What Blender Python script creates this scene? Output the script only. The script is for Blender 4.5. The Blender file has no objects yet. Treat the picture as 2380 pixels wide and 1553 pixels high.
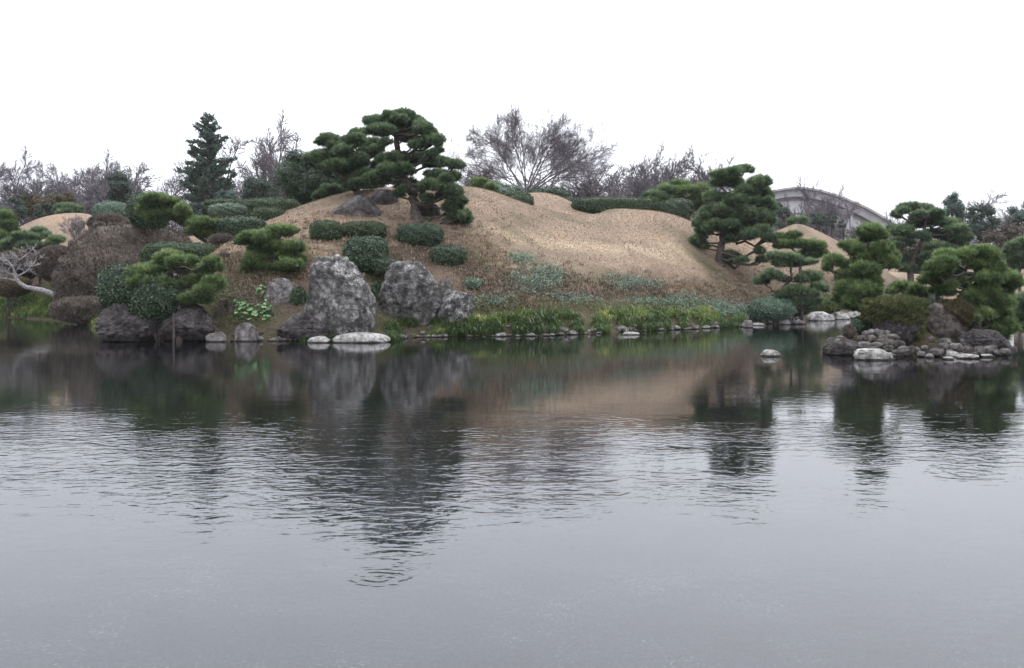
import bpy, math, random
import numpy as np
from mathutils import noise as mnoise, Vector

# ------------------------------------------------------------------ camera, sky, light, exposure
S = bpy.context.scene
COL = S.collection
F_PX, CX, HZ, CAMH = 2313.6, 1190.0, 654.5, 2.0      # photo geometry (2380 px wide measure)
cam_d = bpy.data.cameras.new("camera"); cam = bpy.data.objects.new("camera", cam_d); COL.objects.link(cam)
cam.location = (0, 0, CAMH); cam.rotation_euler = (math.radians(90), 0, 0)
cam_d.sensor_width = 36.0; cam_d.lens = 36.0 * F_PX / 2380.0
cam_d.shift_y = -(776.5 - HZ) / 2380.0
cam_d.clip_start = 0.1; cam_d.clip_end = 3000
S.camera = cam

SUN_EL, SUN_ROT = math.radians(52), math.radians(20)
W = bpy.data.worlds.new("World"); S.world = W; W.use_nodes = True
nt = W.node_tree; nt.nodes.clear()
def wn(t, **k):
    n = nt.nodes.new(t)
    for a, b in k.items(): setattr(n, a, b)
    return n
out = wn('ShaderNodeOutputWorld'); bg1 = wn('ShaderNodeBackground'); bg2 = wn('ShaderNodeBackground'); add = wn('ShaderNodeAddShader')
sky = wn('ShaderNodeTexSky', sky_type='NISHITA', sun_disc=False, sun_elevation=SUN_EL, sun_rotation=SUN_ROT)
sky.dust_density = 6.0; sky.air_density = 1.0
hs = wn('ShaderNodeHueSaturation'); hs.inputs['Saturation'].default_value = 0.35
nt.links.new(sky.outputs[0], hs.inputs['Color']); nt.links.new(hs.outputs[0], bg1.inputs[0]); bg1.inputs[1].default_value = 0.05
# cloud layer: overcast luminance L = k (1 + 2 sin elevation)
geo = wn('ShaderNodeNewGeometry'); sep = wn('ShaderNodeSeparateXYZ'); nt.links.new(geo.outputs['Incoming'], sep.inputs[0])
m1 = wn('ShaderNodeMath', operation='MULTIPLY'); m1.inputs[1].default_value = -1.0; nt.links.new(sep.outputs[2], m1.inputs[0])
m2 = wn('ShaderNodeMath', operation='MAXIMUM'); m2.inputs[1].default_value = 0.0; nt.links.new(m1.outputs[0], m2.inputs[0])
m3 = wn('ShaderNodeMath', operation='MULTIPLY_ADD'); m3.inputs[1].default_value = 3.6; m3.inputs[2].default_value = 0.80; nt.links.new(m2.outputs[0], m3.inputs[0])
bg2.inputs[0].default_value = (0.89, 0.925, 1.01, 1); nt.links.new(m3.outputs[0], bg2.inputs[1])
nt.links.new(bg1.outputs[0], add.inputs[0]); nt.links.new(bg2.outputs[0], add.inputs[1]); nt.links.new(add.outputs[0], out.inputs[0])

sd = bpy.data.lights.new("sun", 'SUN'); sd.energy = 0.7; sd.angle = math.radians(25); sd.color = (1, 0.96, 0.91)
so = bpy.data.objects.new("sun", sd); COL.objects.link(so)
az = SUN_ROT
dirv = Vector((math.sin(az) * math.cos(SUN_EL), -0.0 + math.cos(az) * math.cos(SUN_EL), math.sin(SUN_EL)))
so.rotation_euler = dirv.to_track_quat('Z', 'Y').to_euler(); so.location = (0, 0, 60)
S.view_settings.view_transform = 'Standard'; S.view_settings.look = 'None'
S.view_settings.gamma = 1; S.view_settings.use_curve_mapping = False; S.view_settings.exposure = 0.0

# ------------------------------------------------------------------ helpers
RNG = np.random.default_rng(7); random.seed(7)
def P(x, y, Y): return np.array([(x - CX) / F_PX * Y, Y, CAMH + (HZ - y) / F_PX * Y])
def unproj(X, Y, Z): return CX + X / Y * F_PX, HZ - (Z - CAMH) / Y * F_PX
def R1(x, y): return x / 3.133, 357 + y / 3.133
def R2(x, y): return 198.3 + x / 4.606, 515.7 + y / 4.606
def R3(x, y): return 595 + x / 3.916, 218.2 + y / 3.916
def R4(x, y): return 575.2 + x / 4.0, 555.3 + y / 4.0
def R6(x, y): return 1090.9 + x / 3.429, 535.5 + y / 3.429
def R7(x, y): return 1487.5 + x / 3.915, 366.9 + y / 3.915
def R8(x, y): return 1864.3 + x / 3.405, 416.5 + y / 3.405
def conv(R, s, L): return [(*R(a[0], a[1]), a[2] / s, a[3] / s) for a in L]

def tag(o, label=None, cat=None, group=None, kind=None):
    if label: o['label'] = label
    if cat: o['category'] = cat
    if group: o['group'] = group
    if kind: o['kind'] = kind
    return o
def mesh(name, V, F, mats, v=None, smooth=False, midx=None):
    V = np.ascontiguousarray(V, dtype=np.float32); F = np.ascontiguousarray(F, dtype=np.int32)
    me = bpy.data.meshes.new(name); n = F.shape[1]
    me.vertices.add(len(V)); me.vertices.foreach_set('co', V.ravel())
    me.loops.add(F.size); me.loops.foreach_set('vertex_index', F.ravel())
    me.polygons.add(len(F)); me.polygons.foreach_set('loop_start', np.arange(0, F.size, n, dtype=np.int32))
    me.polygons.foreach_set('loop_total', np.full(len(F), n, dtype=np.int32))
    me.polygons.foreach_set('use_smooth', np.full(len(F), smooth, dtype=bool))
    for m in (mats if isinstance(mats, (list, tuple)) else [mats]): me.materials.append(m)
    if midx is not None: me.polygons.foreach_set('material_index', np.asarray(midx, dtype=np.int32))
    if v is not None:
        a = me.attributes.new('v', 'FLOAT', 'POINT'); a.data.foreach_set('value', np.asarray(v, dtype=np.float32))
    me.update(calc_edges=True)
    return me
def link(name, me, parent=None, loc=None):
    o = bpy.data.objects.new(name, me); COL.objects.link(o)
    if parent is not None: o.parent = parent
    if loc is not None: o.location = [float(c) for c in loc]
    return o
def empty(name, loc, label, cat, group=None):
    o = bpy.data.objects.new(name, None); COL.objects.link(o); o.location = [float(c) for c in loc]
    o.empty_display_size = 0.3
    return tag(o, label, cat, group)

class Geo:
    """collects triangles"""
    def __init__(s): s.V = []; s.F = []; s.A = []; s.n = 0
    def add(s, V, F, a=0.5):
        V = np.asarray(V, float); F = np.asarray(F, int)
        s.V.append(V); s.F.append(F + s.n); s.n += len(V)
        s.A.append(np.full(len(V), a) if np.isscalar(a) else np.asarray(a))
    def tube(s, pts, rad, k=6, a=0.5):
        pts = np.asarray(pts, float); rad = np.asarray(rad, float); n = len(pts)
        d = np.gradient(pts, axis=0); d /= (np.linalg.norm(d, axis=1, keepdims=True) + 1e-9)
        ref = np.array([0.31, 0.87, 0.17]) if abs(d[0, 1]) < .8 else np.array([1., 0, 0.1])
        u = np.cross(d, ref); u /= (np.linalg.norm(u, axis=1, keepdims=True) + 1e-9); w = np.cross(d, u)
        t = np.arange(k) * 2 * math.pi / k
        ring = (u[:, None, :] * np.cos(t)[None, :, None] + w[:, None, :] * np.sin(t)[None, :, None]) * rad[:, None, None] + pts[:, None, :]
        V = ring.reshape(-1, 3); F = []
        i = np.arange(n - 1)[:, None] * k; j = np.arange(k)[None, :]; j2 = (j + 1) % k
        q1 = np.stack([i + j, i + j2, i + k + j2], -1).reshape(-1, 3); q2 = np.stack([i + j, i + k + j2, i + k + j], -1).reshape(-1, 3)
        s.add(V, np.vstack([q1, q2]), a)
    def build(s, name, mats, parent=None, origin=(0, 0, 0), smooth=False, loc=None):
        V = np.vstack(s.V) - np.asarray(origin); F = np.vstack(s.F)
        return link(name, mesh(name, V, F, mats, np.concatenate(s.A), smooth), parent, loc)

def lattice(seed, n=64): return np.random.default_rng(seed).random((n, n))
_L = [lattice(i) for i in range(6)]
def vn(x, y, s=0):
    L = _L[s % 6]; n = 64
    xi = np.floor(x).astype(int); yi = np.floor(y).astype(int); fx = x - xi; fy = y - yi
    fx = fx * fx * (3 - 2 * fx); fy = fy * fy * (3 - 2 * fy)
    a = L[xi % n, yi % n]; b = L[(xi + 1) % n, yi % n]; c = L[xi % n, (yi + 1) % n]; d = L[(xi + 1) % n, (yi + 1) % n]
    return (a * (1 - fx) + b * fx) * (1 - fy) + (c * (1 - fx) + d * fx) * fy
def fbm(x, y, s=0, o=4):
    r = 0; a = .5
    for i in range(o): r = r + a * vn(x * 2 ** i + 17.3 * i, y * 2 ** i + 5.1 * i, s + i); a *= .5
    return r
def sstep(a, b, x):
    t = np.clip((x - a) / (b - a), 0, 1); return t * t * (3 - 2 * t)

def ico(sub):
    t = (1 + 5 ** .5) / 2
    V = [(-1, t, 0), (1, t, 0), (-1, -t, 0), (1, -t, 0), (0, -1, t), (0, 1, t), (0, -1, -t), (0, 1, -t), (t, 0, -1), (t, 0, 1), (-t, 0, -1), (-t, 0, 1)]
    F = [(0, 11, 5), (0, 5, 1), (0, 1, 7), (0, 7, 10), (0, 10, 11), (1, 5, 9), (5, 11, 4), (11, 10, 2), (10, 7, 6), (7, 1, 8), (3, 9, 4), (3, 4, 2), (3, 2, 6), (3, 6, 8), (3, 8, 9), (4, 9, 5), (2, 4, 11), (6, 2, 10), (8, 6, 7), (9, 8, 1)]
    V = [np.array(v) / np.linalg.norm(v) for v in V]
    for _ in range(sub):
        C = {}; G = []
        def mid(a, b):
            k = (min(a, b), max(a, b))
            if k not in C:
                m = V[a] + V[b]; V.append(m / np.linalg.norm(m)); C[k] = len(V) - 1
            return C[k]
        for a, b, c in F:
            x, y, z = mid(a, b), mid(b, c), mid(c, a); G += [(a, x, z), (b, y, x), (c, z, y), (x, y, z)]
        F = G
    return np.array(V), np.array(F)
ICO = {i: ico(i) for i in range(6)}

# ------------------------------------------------------------------ materials
def mat(name):
    m = bpy.data.materials.new(name); m.use_nodes = True; t = m.node_tree; t.nodes.clear()
    o = t.nodes.new('ShaderNodeOutputMaterial'); b = t.nodes.new('ShaderNodeBsdfPrincipled'); t.links.new(b.outputs[0], o.inputs[0])
    return m, t, b, o
def N(t, typ, **k):
    n = t.nodes.new(typ)
    for a, b in k.items():
        if a.startswith('i_'):
            key = a[2:].replace('_', ' '); n.inputs[key].default_value = b
        else: setattr(n, a, b)
    return n
def ramp(t, src, stops):
    r = t.nodes.new('ShaderNodeValToRGB'); e = r.color_ramp.elements
    while len(e) < len(stops): e.new(0.5)
    for i, (p, c) in enumerate(stops): e[i].position = p; e[i].color = (*c, 1) if len(c) == 3 else c
    t.links.new(src, r.inputs[0]); return r
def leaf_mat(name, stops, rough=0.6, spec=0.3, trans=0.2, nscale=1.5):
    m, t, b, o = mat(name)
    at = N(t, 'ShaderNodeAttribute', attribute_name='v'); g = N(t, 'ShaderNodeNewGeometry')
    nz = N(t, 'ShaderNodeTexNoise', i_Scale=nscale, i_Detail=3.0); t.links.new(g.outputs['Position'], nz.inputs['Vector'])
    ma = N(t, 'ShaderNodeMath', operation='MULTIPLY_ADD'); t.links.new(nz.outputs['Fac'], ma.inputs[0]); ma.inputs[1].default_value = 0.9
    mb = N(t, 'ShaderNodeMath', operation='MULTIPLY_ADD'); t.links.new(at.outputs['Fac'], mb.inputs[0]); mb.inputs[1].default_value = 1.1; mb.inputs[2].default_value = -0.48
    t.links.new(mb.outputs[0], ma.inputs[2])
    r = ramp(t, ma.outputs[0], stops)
    t.links.new(r.outputs[0], b.inputs['Base Color']); b.inputs['Roughness'].default_value = rough
    b.inputs['Specular IOR Level'].default_value = spec
    if trans > 0:
        tr = N(t, 'ShaderNodeBsdfTranslucent'); mx = N(t, 'ShaderNodeMixShader'); mx.inputs[0].default_value = trans
        t.links.new(r.outputs[0], tr.inputs[0]); t.links.new(b.outputs[0], mx.inputs[1]); t.links.new(tr.outputs[0], mx.inputs[2]); t.links.new(mx.outputs[0], o.inputs[0])
    return m
M = {}
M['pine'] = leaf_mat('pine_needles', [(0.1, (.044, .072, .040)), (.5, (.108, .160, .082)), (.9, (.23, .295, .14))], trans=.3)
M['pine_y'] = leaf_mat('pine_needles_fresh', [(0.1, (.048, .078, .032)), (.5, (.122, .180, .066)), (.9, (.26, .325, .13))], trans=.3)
M['pine_far'] = leaf_mat('pine_needles_blue', [(0.1, (.038, .062, .050)), (.5, (.068, .105, .080)), (.9, (.11, .155, .11))])
M['camellia'] = leaf_mat('camellia_leaves', [(0.1, (.009, .020, .010)), (.5, (.027, .050, .024)), (.9, (.085, .125, .066))], rough=.5, spec=.3, trans=.1, nscale=3)
M['boxwood'] = leaf_mat('clipped_leaves', [(0.1, (.013, .024, .011)), (.5, (.036, .058, .026)), (.9, (.095, .13, .06))], rough=.6, spec=.25, trans=.12, nscale=3)
M['box_light'] = leaf_mat('clipped_pale_leaves', [(0.1, (.02, .038, .02)), (.5, (.06, .10, .055)), (.9, (.17, .22, .14))], rough=.45, spec=.5, trans=.12, nscale=3)
M['brownbush'] = leaf_mat('bare_azalea_twigs', [(0.1, (.042, .035, .029)), (.5, (.105, .087, .071)), (.9, (.225, .19, .16))], rough=.8, spec=.1, trans=0, nscale=2)
M['redbush'] = leaf_mat('bronze_leaves', [(0.1, (.03, .034, .018)), (.5, (.075, .06, .030)), (.9, (.13, .09, .05))], rough=.6, spec=.2, nscale=1)
M['fargreen'] = leaf_mat('evergreen_leaves', [(0.1, (.022, .036, .026)), (.5, (.042, .066, .044)), (.9, (.08, .11, .07))], nscale=.6)
M['sedge'] = leaf_mat('sedge_blades', [(0.15, (.040, .072, .018)), (.5, (.11, .165, .040)), (.75, (.22, .25, .065)), (.98, (.42, .36, .11))], rough=.5, spec=.3, trans=.3, nscale=1.1)
M['drygrass'] = leaf_mat('dry_grass_blades', [(0.1, (.085, .066, .042)), (.5, (.205, .152, .105)), (.9, (.36, .28, .195))], rough=.8, spec=.1, trans=.2, nscale=1)
M['ivy'] = leaf_mat('ivy_leaves', [(0.1, (.030, .055, .032)), (.5, (.075, .125, .085)), (.9, (.16, .23, .15))], rough=.45, spec=.4, trans=.1, nscale=2)
M['weed'] = leaf_mat('weed_leaves', [(0.1, (.03, .045, .015)), (.5, (.08, .10, .035)), (.9, (.17, .17, .07))], rough=.6, spec=.2, trans=.2, nscale=2)
M['butterbur'] = leaf_mat('butterbur_leaf', [(0.1, (.04, .11, .035)), (.5, (.085, .21, .07)), (.9, (.16, .33, .12))], rough=.5, spec=.4, trans=.3, nscale=6)
M['twig'] = leaf_mat('bare_twigs', [(0.1, (.07, .060, .066)), (.5, (.118, .104, .114)), (.9, (.18, .162, .175))], rough=.9, spec=.1, trans=0, nscale=.8)
M['moss'] = leaf_mat('mossy_tufts', [(0.1, (.030, .040, .018)), (.5, (.075, .090, .036)), (.9, (.17, .165, .075))], rough=.8, spec=.1, trans=.1, nscale=2.5)

def bark_mat(name, c1, c2):
    m, t, b, o = mat(name); g = N(t, 'ShaderNodeNewGeometry')
    v = N(t, 'ShaderNodeTexNoise', i_Scale=14.0, i_Detail=6.0); t.links.new(g.outputs['Position'], v.inputs['Vector'])
    r = ramp(t, v.outputs['Fac'], [(.35, c1), (.65, c2)]); t.links.new(r.outputs[0], b.inputs['Base Color'])
    b.inputs['Roughness'].default_value = .95; b.inputs['Specular IOR Level'].default_value = .1
    bp = N(t, 'ShaderNodeBump', i_Strength=.8, i_Distance=.03); t.links.new(v.outputs['Fac'], bp.inputs['Height']); t.links.new(bp.outputs[0], b.inputs['Normal'])
    return m
M['bark'] = bark_mat('pine_bark', (.035, .028, .026), (.11, .09, .08))
M['palebark'] = bark_mat('weathered_bark', (.13, .12, .12), (.33, .31, .30))
M['wood'] = bark_mat('old_post_wood', (.03, .025, .022), (.08, .068, .06))

def rock_mat(name, dark, midc, light, lich=.55, scale=2.2, wet=True):
    m, t, b, o = mat(name); g = N(t, 'ShaderNodeNewGeometry')
    n1 = N(t, 'ShaderNodeTexNoise', i_Scale=scale, i_Detail=8.0, i_Roughness=.72); t.links.new(g.outputs['Position'], n1.inputs['Vector'])
    n2 = N(t, 'ShaderNodeTexNoise', i_Scale=scale * 7, i_Detail=5.0, i_Roughness=.7); t.links.new(g.outputs['Position'], n2.inputs['Vector'])
    r1 = ramp(t, n1.outputs['Fac'], [(.38, dark), (.52, midc), (.68, tuple(.5 * (a + c) for a, c in zip(midc, light)))])
    s = N(t, 'ShaderNodeMath', operation='MULTIPLY_ADD'); t.links.new(n2.outputs['Fac'], s.inputs[0]); s.inputs[1].default_value = .65; t.links.new(n1.outputs['Fac'], s.inputs[2])
    lr = ramp(t, s.outputs[0], [(lich + .28, (0, 0, 0)), (lich + .36, (1, 1, 1))])
    mx = N(t, 'ShaderNodeMix', data_type='RGBA'); t.links.new(lr.outputs[0], mx.inputs[0]); t.links.new(r1.outputs[0], mx.inputs[6]); mx.inputs[7].default_value = (*light, 1)
    pa = N(t, 'ShaderNodeTexNoise', i_Scale=.8, i_Detail=2.0); t.links.new(g.outputs['Position'], pa.inputs['Vector'])
    pr_ = ramp(t, pa.outputs['Fac'], [(.42, (.12, .12, .12)), (.60, (1, 1, 1))]); lm_ = N(t, 'ShaderNodeMath', operation='MULTIPLY'); t.links.new(lr.outputs[0], lm_.inputs[0]); t.links.new(pr_.outputs[0], lm_.inputs[1]); t.links.new(lm_.outputs[0], mx.inputs[0])
    ms_ = N(t, 'ShaderNodeMapping'); ms_.inputs['Scale'].default_value = (5, 5, .7); t.links.new(g.outputs['Position'], ms_.inputs[0]); st = N(t, 'ShaderNodeTexNoise', i_Scale=1.0, i_Detail=4.0); t.links.new(ms_.outputs[0], st.inputs['Vector'])
    sr = ramp(t, st.outputs['Fac'], [(.36, (.52, .49, .45)), (.56, (1.04, 1.02, .98))]); mst = N(t, 'ShaderNodeMix', data_type='RGBA', blend_type='MULTIPLY'); mst.inputs[0].default_value = .85; t.links.new(mx.outputs[2], mst.inputs[6]); t.links.new(sr.outputs[0], mst.inputs[7])
    last = mst.outputs[2]
    # fine dark pits
    n3 = N(t, 'ShaderNodeTexNoise', i_Scale=scale * 16, i_Detail=3.0); t.links.new(g.outputs['Position'], n3.inputs['Vector'])
    pr = ramp(t, n3.outputs['Fac'], [(.34, (.35, .33, .33)), (.48, (1, 1, 1))])
    mp = N(t, 'ShaderNodeMix', data_type='RGBA', blend_type='MULTIPLY'); mp.inputs[0].default_value = 1; t.links.new(last, mp.inputs[6]); t.links.new(pr.outputs[0], mp.inputs[7]); last = mp.outputs[2]
    if wet:   # damp stained band just above the pond surface
        sp = N(t, 'ShaderNodeSeparateXYZ'); t.links.new(g.outputs['Position'], sp.inputs[0])
        wv = N(t, 'ShaderNodeMath', operation='MULTIPLY_ADD'); t.links.new(n1.outputs['Fac'], wv.inputs[0]); wv.inputs[1].default_value = -.06; t.links.new(sp.outputs[2], wv.inputs[2])
        wr = ramp(t, wv.outputs[0], [(0.0, (.22, .2, .18)), (.02, (1, 1, 1))])
        mw = N(t, 'ShaderNodeMix', data_type='RGBA', blend_type='MULTIPLY'); mw.inputs[0].default_value = 1; t.links.new(last, mw.inputs[6]); t.links.new(wr.outputs[0], mw.inputs[7]); last = mw.outputs[2]
    t.links.new(last, b.inputs['Base Color']); b.inputs['Roughness'].default_value = .9; b.inputs['Specular IOR Level'].default_value = .2
    vo = N(t, 'ShaderNodeTexVoronoi', feature='DISTANCE_TO_EDGE', i_Scale=scale * .55); wp = N(t, 'ShaderNodeMix', data_type='RGBA', blend_type='ADD'); wp.inputs[0].default_value = .35; t.links.new(g.outputs['Position'], wp.inputs[6]); t.links.new(n1.outputs['Color'], wp.inputs[7]); t.links.new(wp.outputs[2], vo.inputs['Vector'])
    cr = ramp(t, vo.outputs['Distance'], [(0, (.0, .0, .0)), (.035, (1, 1, 1))]); s2 = N(t, 'ShaderNodeMath', operation='MULTIPLY_ADD'); t.links.new(cr.outputs[0], s2.inputs[0]); s2.inputs[1].default_value = .5; t.links.new(s.outputs[0], s2.inputs[2])
    bp = N(t, 'ShaderNodeBump', i_Strength=1.0, i_Distance=.13); t.links.new(s2.outputs[0], bp.inputs['Height']); t.links.new(bp.outputs[0], b.inputs['Normal'])
    return m
M['boulder'] = rock_mat('lichened_boulder', (.045, .043, .042), (.140, .136, .134), (.50, .50, .49), .565, 3.0)
M['darkrock'] = rock_mat('dark_rock', (.03, .026, .026), (.075, .066, .066), (.22, .20, .20), .66)
M['hillrock'] = rock_mat('hill_rock', (.05, .044, .045), (.10, .09, .092), (.20, .19, .19), .64, wet=False)
M['greystone'] = rock_mat('grey_stone', (.12, .11, .11), (.24, .22, .22), (.40, .38, .37), .6, 5)
M['cobble'] = rock_mat('cobble_stone', (.12, .108, .104), (.19, .175, .168), (.27, .255, .245), .62, 6)
M['palestone'] = rock_mat('pale_stone', (.24, .23, .22), (.46, .45, .44), (.66, .66, .64), .5, 7)
M['shingle'] = rock_mat('shingle_stone', (.08, .075, .07), (.20, .19, .185), (.48, .47, .45), .57, 5)
M['brownstone'] = rock_mat('brown_stone', (.065, .056, .052), (.135, .115, .106), (.28, .25, .23), .60, 5)

# ------------------------------------------------------------------ terrain
SH = [(-120, 62), (-60, 58), (-28.3, 55.5), (-22.8, 50.5), (-18.9, 45), (-16.2, 40), (-14.2, 36), (-13.4, 34.2), (-9.6, 33.5), (-6.8, 33.7), (-4.7, 34.0), (-3.9, 35.5), (-2.6, 36.1),
      (1.1, 36.7), (5.0, 40.0), (10.2, 44.4), (13.6, 49.3), (19, 55), (25, 64), (31, 71), (40, 74), (60, 76), (120, 80)]
POND = np.array(SH + [(120, 3.2), (0, 2.6), (-120, 3.2)])
def seg_dist(px, py, poly):
    d = np.full(px.shape, 1e9); inside = np.zeros(px.shape, bool)
    for i in range(len(poly)):
        ax, ay = poly[i]; bx, by = poly[(i + 1) % len(poly)]
        vx, vy = bx - ax, by - ay; t = np.clip(((px - ax) * vx + (py - ay) * vy) / (vx * vx + vy * vy + 1e-12), 0, 1)
        d = np.minimum(d, np.hypot(px - ax - t * vx, py - ay - t * vy))
        c = ((ay > py) != (by > py)) & (px < (bx - ax) * (py - ay) / (by - ay + 1e-12) + ax); inside ^= c
    return np.where(inside, -d, d)          # negative in the pond
CP = []   # control points (x, y pixel, distance)
def cps(*L): CP.extend(L)
cps((500, 575, 39), (545, 562, 39), (590, 568, 39), (560, 600, 37), (520, 640, 35.5), (580, 640, 35.3), (620, 600, 37.5), (520, 700, 33.8), (580, 700, 33.8))
cps((620, 521, 44), (660, 500, 45), (700, 482, 46), (740, 463, 46.5), (800, 445, 47), (860, 437, 47.5), (960, 434, 47.5), (1060, 436, 47.5), (1120, 441, 48), (1170, 453, 49), (1215, 470, 50), (1245, 481, 51))
cps((650, 545, 40.5), (700, 525, 41.5), (760, 510, 42), (850, 500, 43), (975, 507, 43), (1060, 500, 43.5), (1130, 480, 45.5), (1150, 530, 43.5))
cps((650, 590, 37.5), (740, 575, 38), (860, 575, 39), (980, 575, 39.6), (1080, 575, 40), (1130, 600, 40))
cps((700, 640, 35.6), (800, 640, 36.2), (900, 640, 37), (1000, 640, 37.6), (1080, 650, 37.8), (1130, 660, 38))
cps((700, 700, 34.2), (800, 710, 34.8), (900, 715, 35.8), (1000, 715, 36.5), (1080, 715, 36.8))
cps((1170, 730, 36.2), (1250, 735, 36.8), (1170, 690, 37), (1250, 692, 37.6), (1250, 645, 39), (1250, 610, 41.5), (1250, 560, 45), (1250, 520, 48), (1200, 560, 43))
cps((1290, 494, 52), (1340, 503, 53.5), (1390, 496, 55), (1440, 489, 55.5), (1490, 487, 56), (1540, 493, 56.5), (1580, 507, 57), (1620, 527, 57.5), (1680, 553, 58))
cps((1400, 540, 49.5), (1490, 540, 50.5), (1580, 560, 50), (1350, 572, 46), (1490, 583, 47), (1600, 590, 48), (1400, 620, 43.2), (1500, 640, 43.5), (1600, 650, 44.5))
cps((1400, 665, 40.6), (1500, 685, 41), (1600, 690, 42.2), (1400, 720, 38.6), (1500, 725, 39.6), (1600, 728, 41), (1700, 690, 43.6), (1670, 612, 47.5), (1750, 640, 47.5), (1700, 735, 42.5), (1780, 715, 44.8))
cps((1750, 597, 53), (1800, 602, 55), (1900, 604, 58), (1960, 608, 60), (1850, 650, 51.5), (1930, 655, 54), (1870, 710, 49.5), (1950, 700, 54.5), (2030, 655, 60), (2100, 652, 62), (2120, 640, 64))
cps((1790, 556, 66), (1820, 540, 66.5), (1855, 522, 67), (1890, 515, 67), (1925, 521, 67), (1960, 541, 67), (2000, 570, 66.5), (2050, 602, 66), (1890, 560, 63))
cps((40, 700, 57), (120, 700, 54), (40, 650, 60), (120, 650, 57), (200, 690, 48.5), (230, 640, 47), (60, 575, 64), (140, 570, 64), (230, 575, 62))
cps((50, 528, 67), (90, 506, 68), (130, 497, 68), (170, 495, 68), (210, 502, 68), (245, 516, 68), (275, 532, 67))
cps((300, 600, 54), (360, 590, 53), (420, 590, 50), (470, 570, 46), (260, 715, 43), (300, 690, 38), (360, 690, 35.5), (420, 690, 35), (340, 640, 39), (430, 640, 38), (470, 600, 40))
cps((1225, 456, 64), (1255, 452, 64), (1290, 458, 64), (1330, 478, 64), (1180, 462, 62))
WP = [(*(P(x, y, Y)),) for x, y, Y in CP]
for i, (a, b) in enumerate(SH[1:-1]):
    WP.append((a, b, 0.1))
def zf(x): return 3.6 + 0.2 * math.sin(x * .2)
for X in (-60, -45, -30, -18, -8, 0, 8, 16): WP.append((X, 80, zf(X)))
for X in (-14, -8, -2, 4): WP.append((X, 55, 4.9)); WP.append((X * 1.3, 68, 4.0))
for X in (8, 12): WP.append((X, 62, 4.6)); WP.append((X * 1.1, 70, 4.0))
for X, Z in ((16, 3.6), (26, 3.3), (40, 2.2), (60, 2.0)): WP.append((X, 84, Z))
for X in (-60, -20, 20, 60): WP.append((X, 110, 3.3))
for X, Y in ((-50, 66), (-35, 62)): WP.append((X, Y, 2.2))
for X, Y, Z in ((33, 76, 1.6), (45, 80, 1.8), (27, 72, 2.2), (22, 74, 3.6)): WP.append((X, Y, Z))
for X, Y in ((-20, 74), (-30, 74), (-24, 78)): WP.append((X, Y, 4.2))
for X, Y in ((17, 74), (22, 73)): WP.append((X, Y, 4.0))
WP = np.array(WP)
def tps_fit(W, lam=0.02):
    X = W[:, :2] / 10; n = len(X); r = np.linalg.norm(X[:, None] - X[None], axis=2)
    K = np.where(r > 0, r * r * np.log(r + 1e-12), 0) + lam * np.eye(n) * .05
    Pm = np.c_[np.ones(n), X]; A = np.block([[K, Pm], [Pm.T, np.zeros((3, 3))]])
    return X, np.linalg.solve(A, np.r_[W[:, 2], 0, 0, 0])
TX, TW = tps_fit(WP)
def tps(x, y):
    q = np.c_[x.ravel(), y.ravel()] / 10; o = np.empty(len(q))
    for i in range(0, len(q), 20000):
        s = q[i:i + 20000]; r = np.linalg.norm(s[:, None] - TX[None], axis=2)
        o[i:i + 20000] = (r * r * np.log(r + 1e-12)) @ TW[:-3] + TW[-3] + s @ TW[-2:]
    return o.reshape(x.shape)
ISL = (11.7, 29.5, 2.35, 1.6)
def height_raw(x, y):
    sd_ = seg_dist(x, y, POND)
    xc = np.clip(x, -62, 62); yc = np.clip(y, 30, 112)
    z = tps(xc, yc)
    far = sstep(0, 40, np.maximum(np.abs(x) - 50, y - 95)); z = z * (1 - far) + 3.2 * far
    near = y < 20
    z = np.where(near, 0.5 + .0 * x, z)
    rough = np.clip(1 - (sd_ - 1) / 6, 0, 1) * (y > 20)
    z = z + (fbm(x * .9, y * .9, 1) - .5) * .32 * rough + (fbm(x * 2.6, y * 2.6, 2) - .5) * .10 * (rough + .15) + (fbm(x * .25, y * .25, 3) - .5) * .25 * sstep(4, 10, sd_)
    land = np.minimum(z, .06 + sd_ * .85 + .0 * z); land = np.maximum(land, .04 + .10 * np.clip(sd_, 0, 1))
    water = -.55 * sstep(0, 1.6, -sd_) - .02 * (fbm(x, y, 4) - .5)
    zz = np.where(sd_ > 0, land, water)
    e = ((x - ISL[0]) / ISL[2]) ** 2 + ((y - ISL[1]) / ISL[3]) ** 2
    isl = -.55 + 1.15 * (1 - sstep(.35, 1.25, e)) + (fbm(x * 2, y * 2, 1) - .5) * .12
    return np.maximum(zz, np.where(e < 1.5, isl, -9)), sd_
def axis(a, b, st, lo, hi, g=1.22):
    c = list(np.arange(a, b + 1e-6, st)); s = st
    u = c[-1]
    while u < hi: s *= g; u += s; c.append(u)
    s = st; l = c[0]; L = []
    while l > lo: s *= g; l -= s; L.append(l)
    return np.array(L[::-1] + c)
GX = axis(-34, 44, .2, -900, 900); GY = axis(26, 82, .2, -300, 1500)
gx, gy = np.meshgrid(GX, GY, indexing='ij'); GZ, GSD = height_raw(gx, gy)
def height(x, y):
    x = np.asarray(x, float); y = np.asarray(y, float)
    i = np.clip(np.searchsorted(GX, x) - 1, 0, len(GX) - 2); j = np.clip(np.searchsorted(GY, y) - 1, 0, len(GY) - 2)
    fx = np.clip((x - GX[i]) / (GX[i + 1] - GX[i]), 0, 1); fy = np.clip((y - GY[j]) / (GY[j + 1] - GY[j]), 0, 1)
    return (GZ[i, j] * (1 - fx) + GZ[i + 1, j] * fx) * (1 - fy) + (GZ[i, j + 1] * (1 - fx) + GZ[i + 1, j + 1] * fx) * fy
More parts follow.
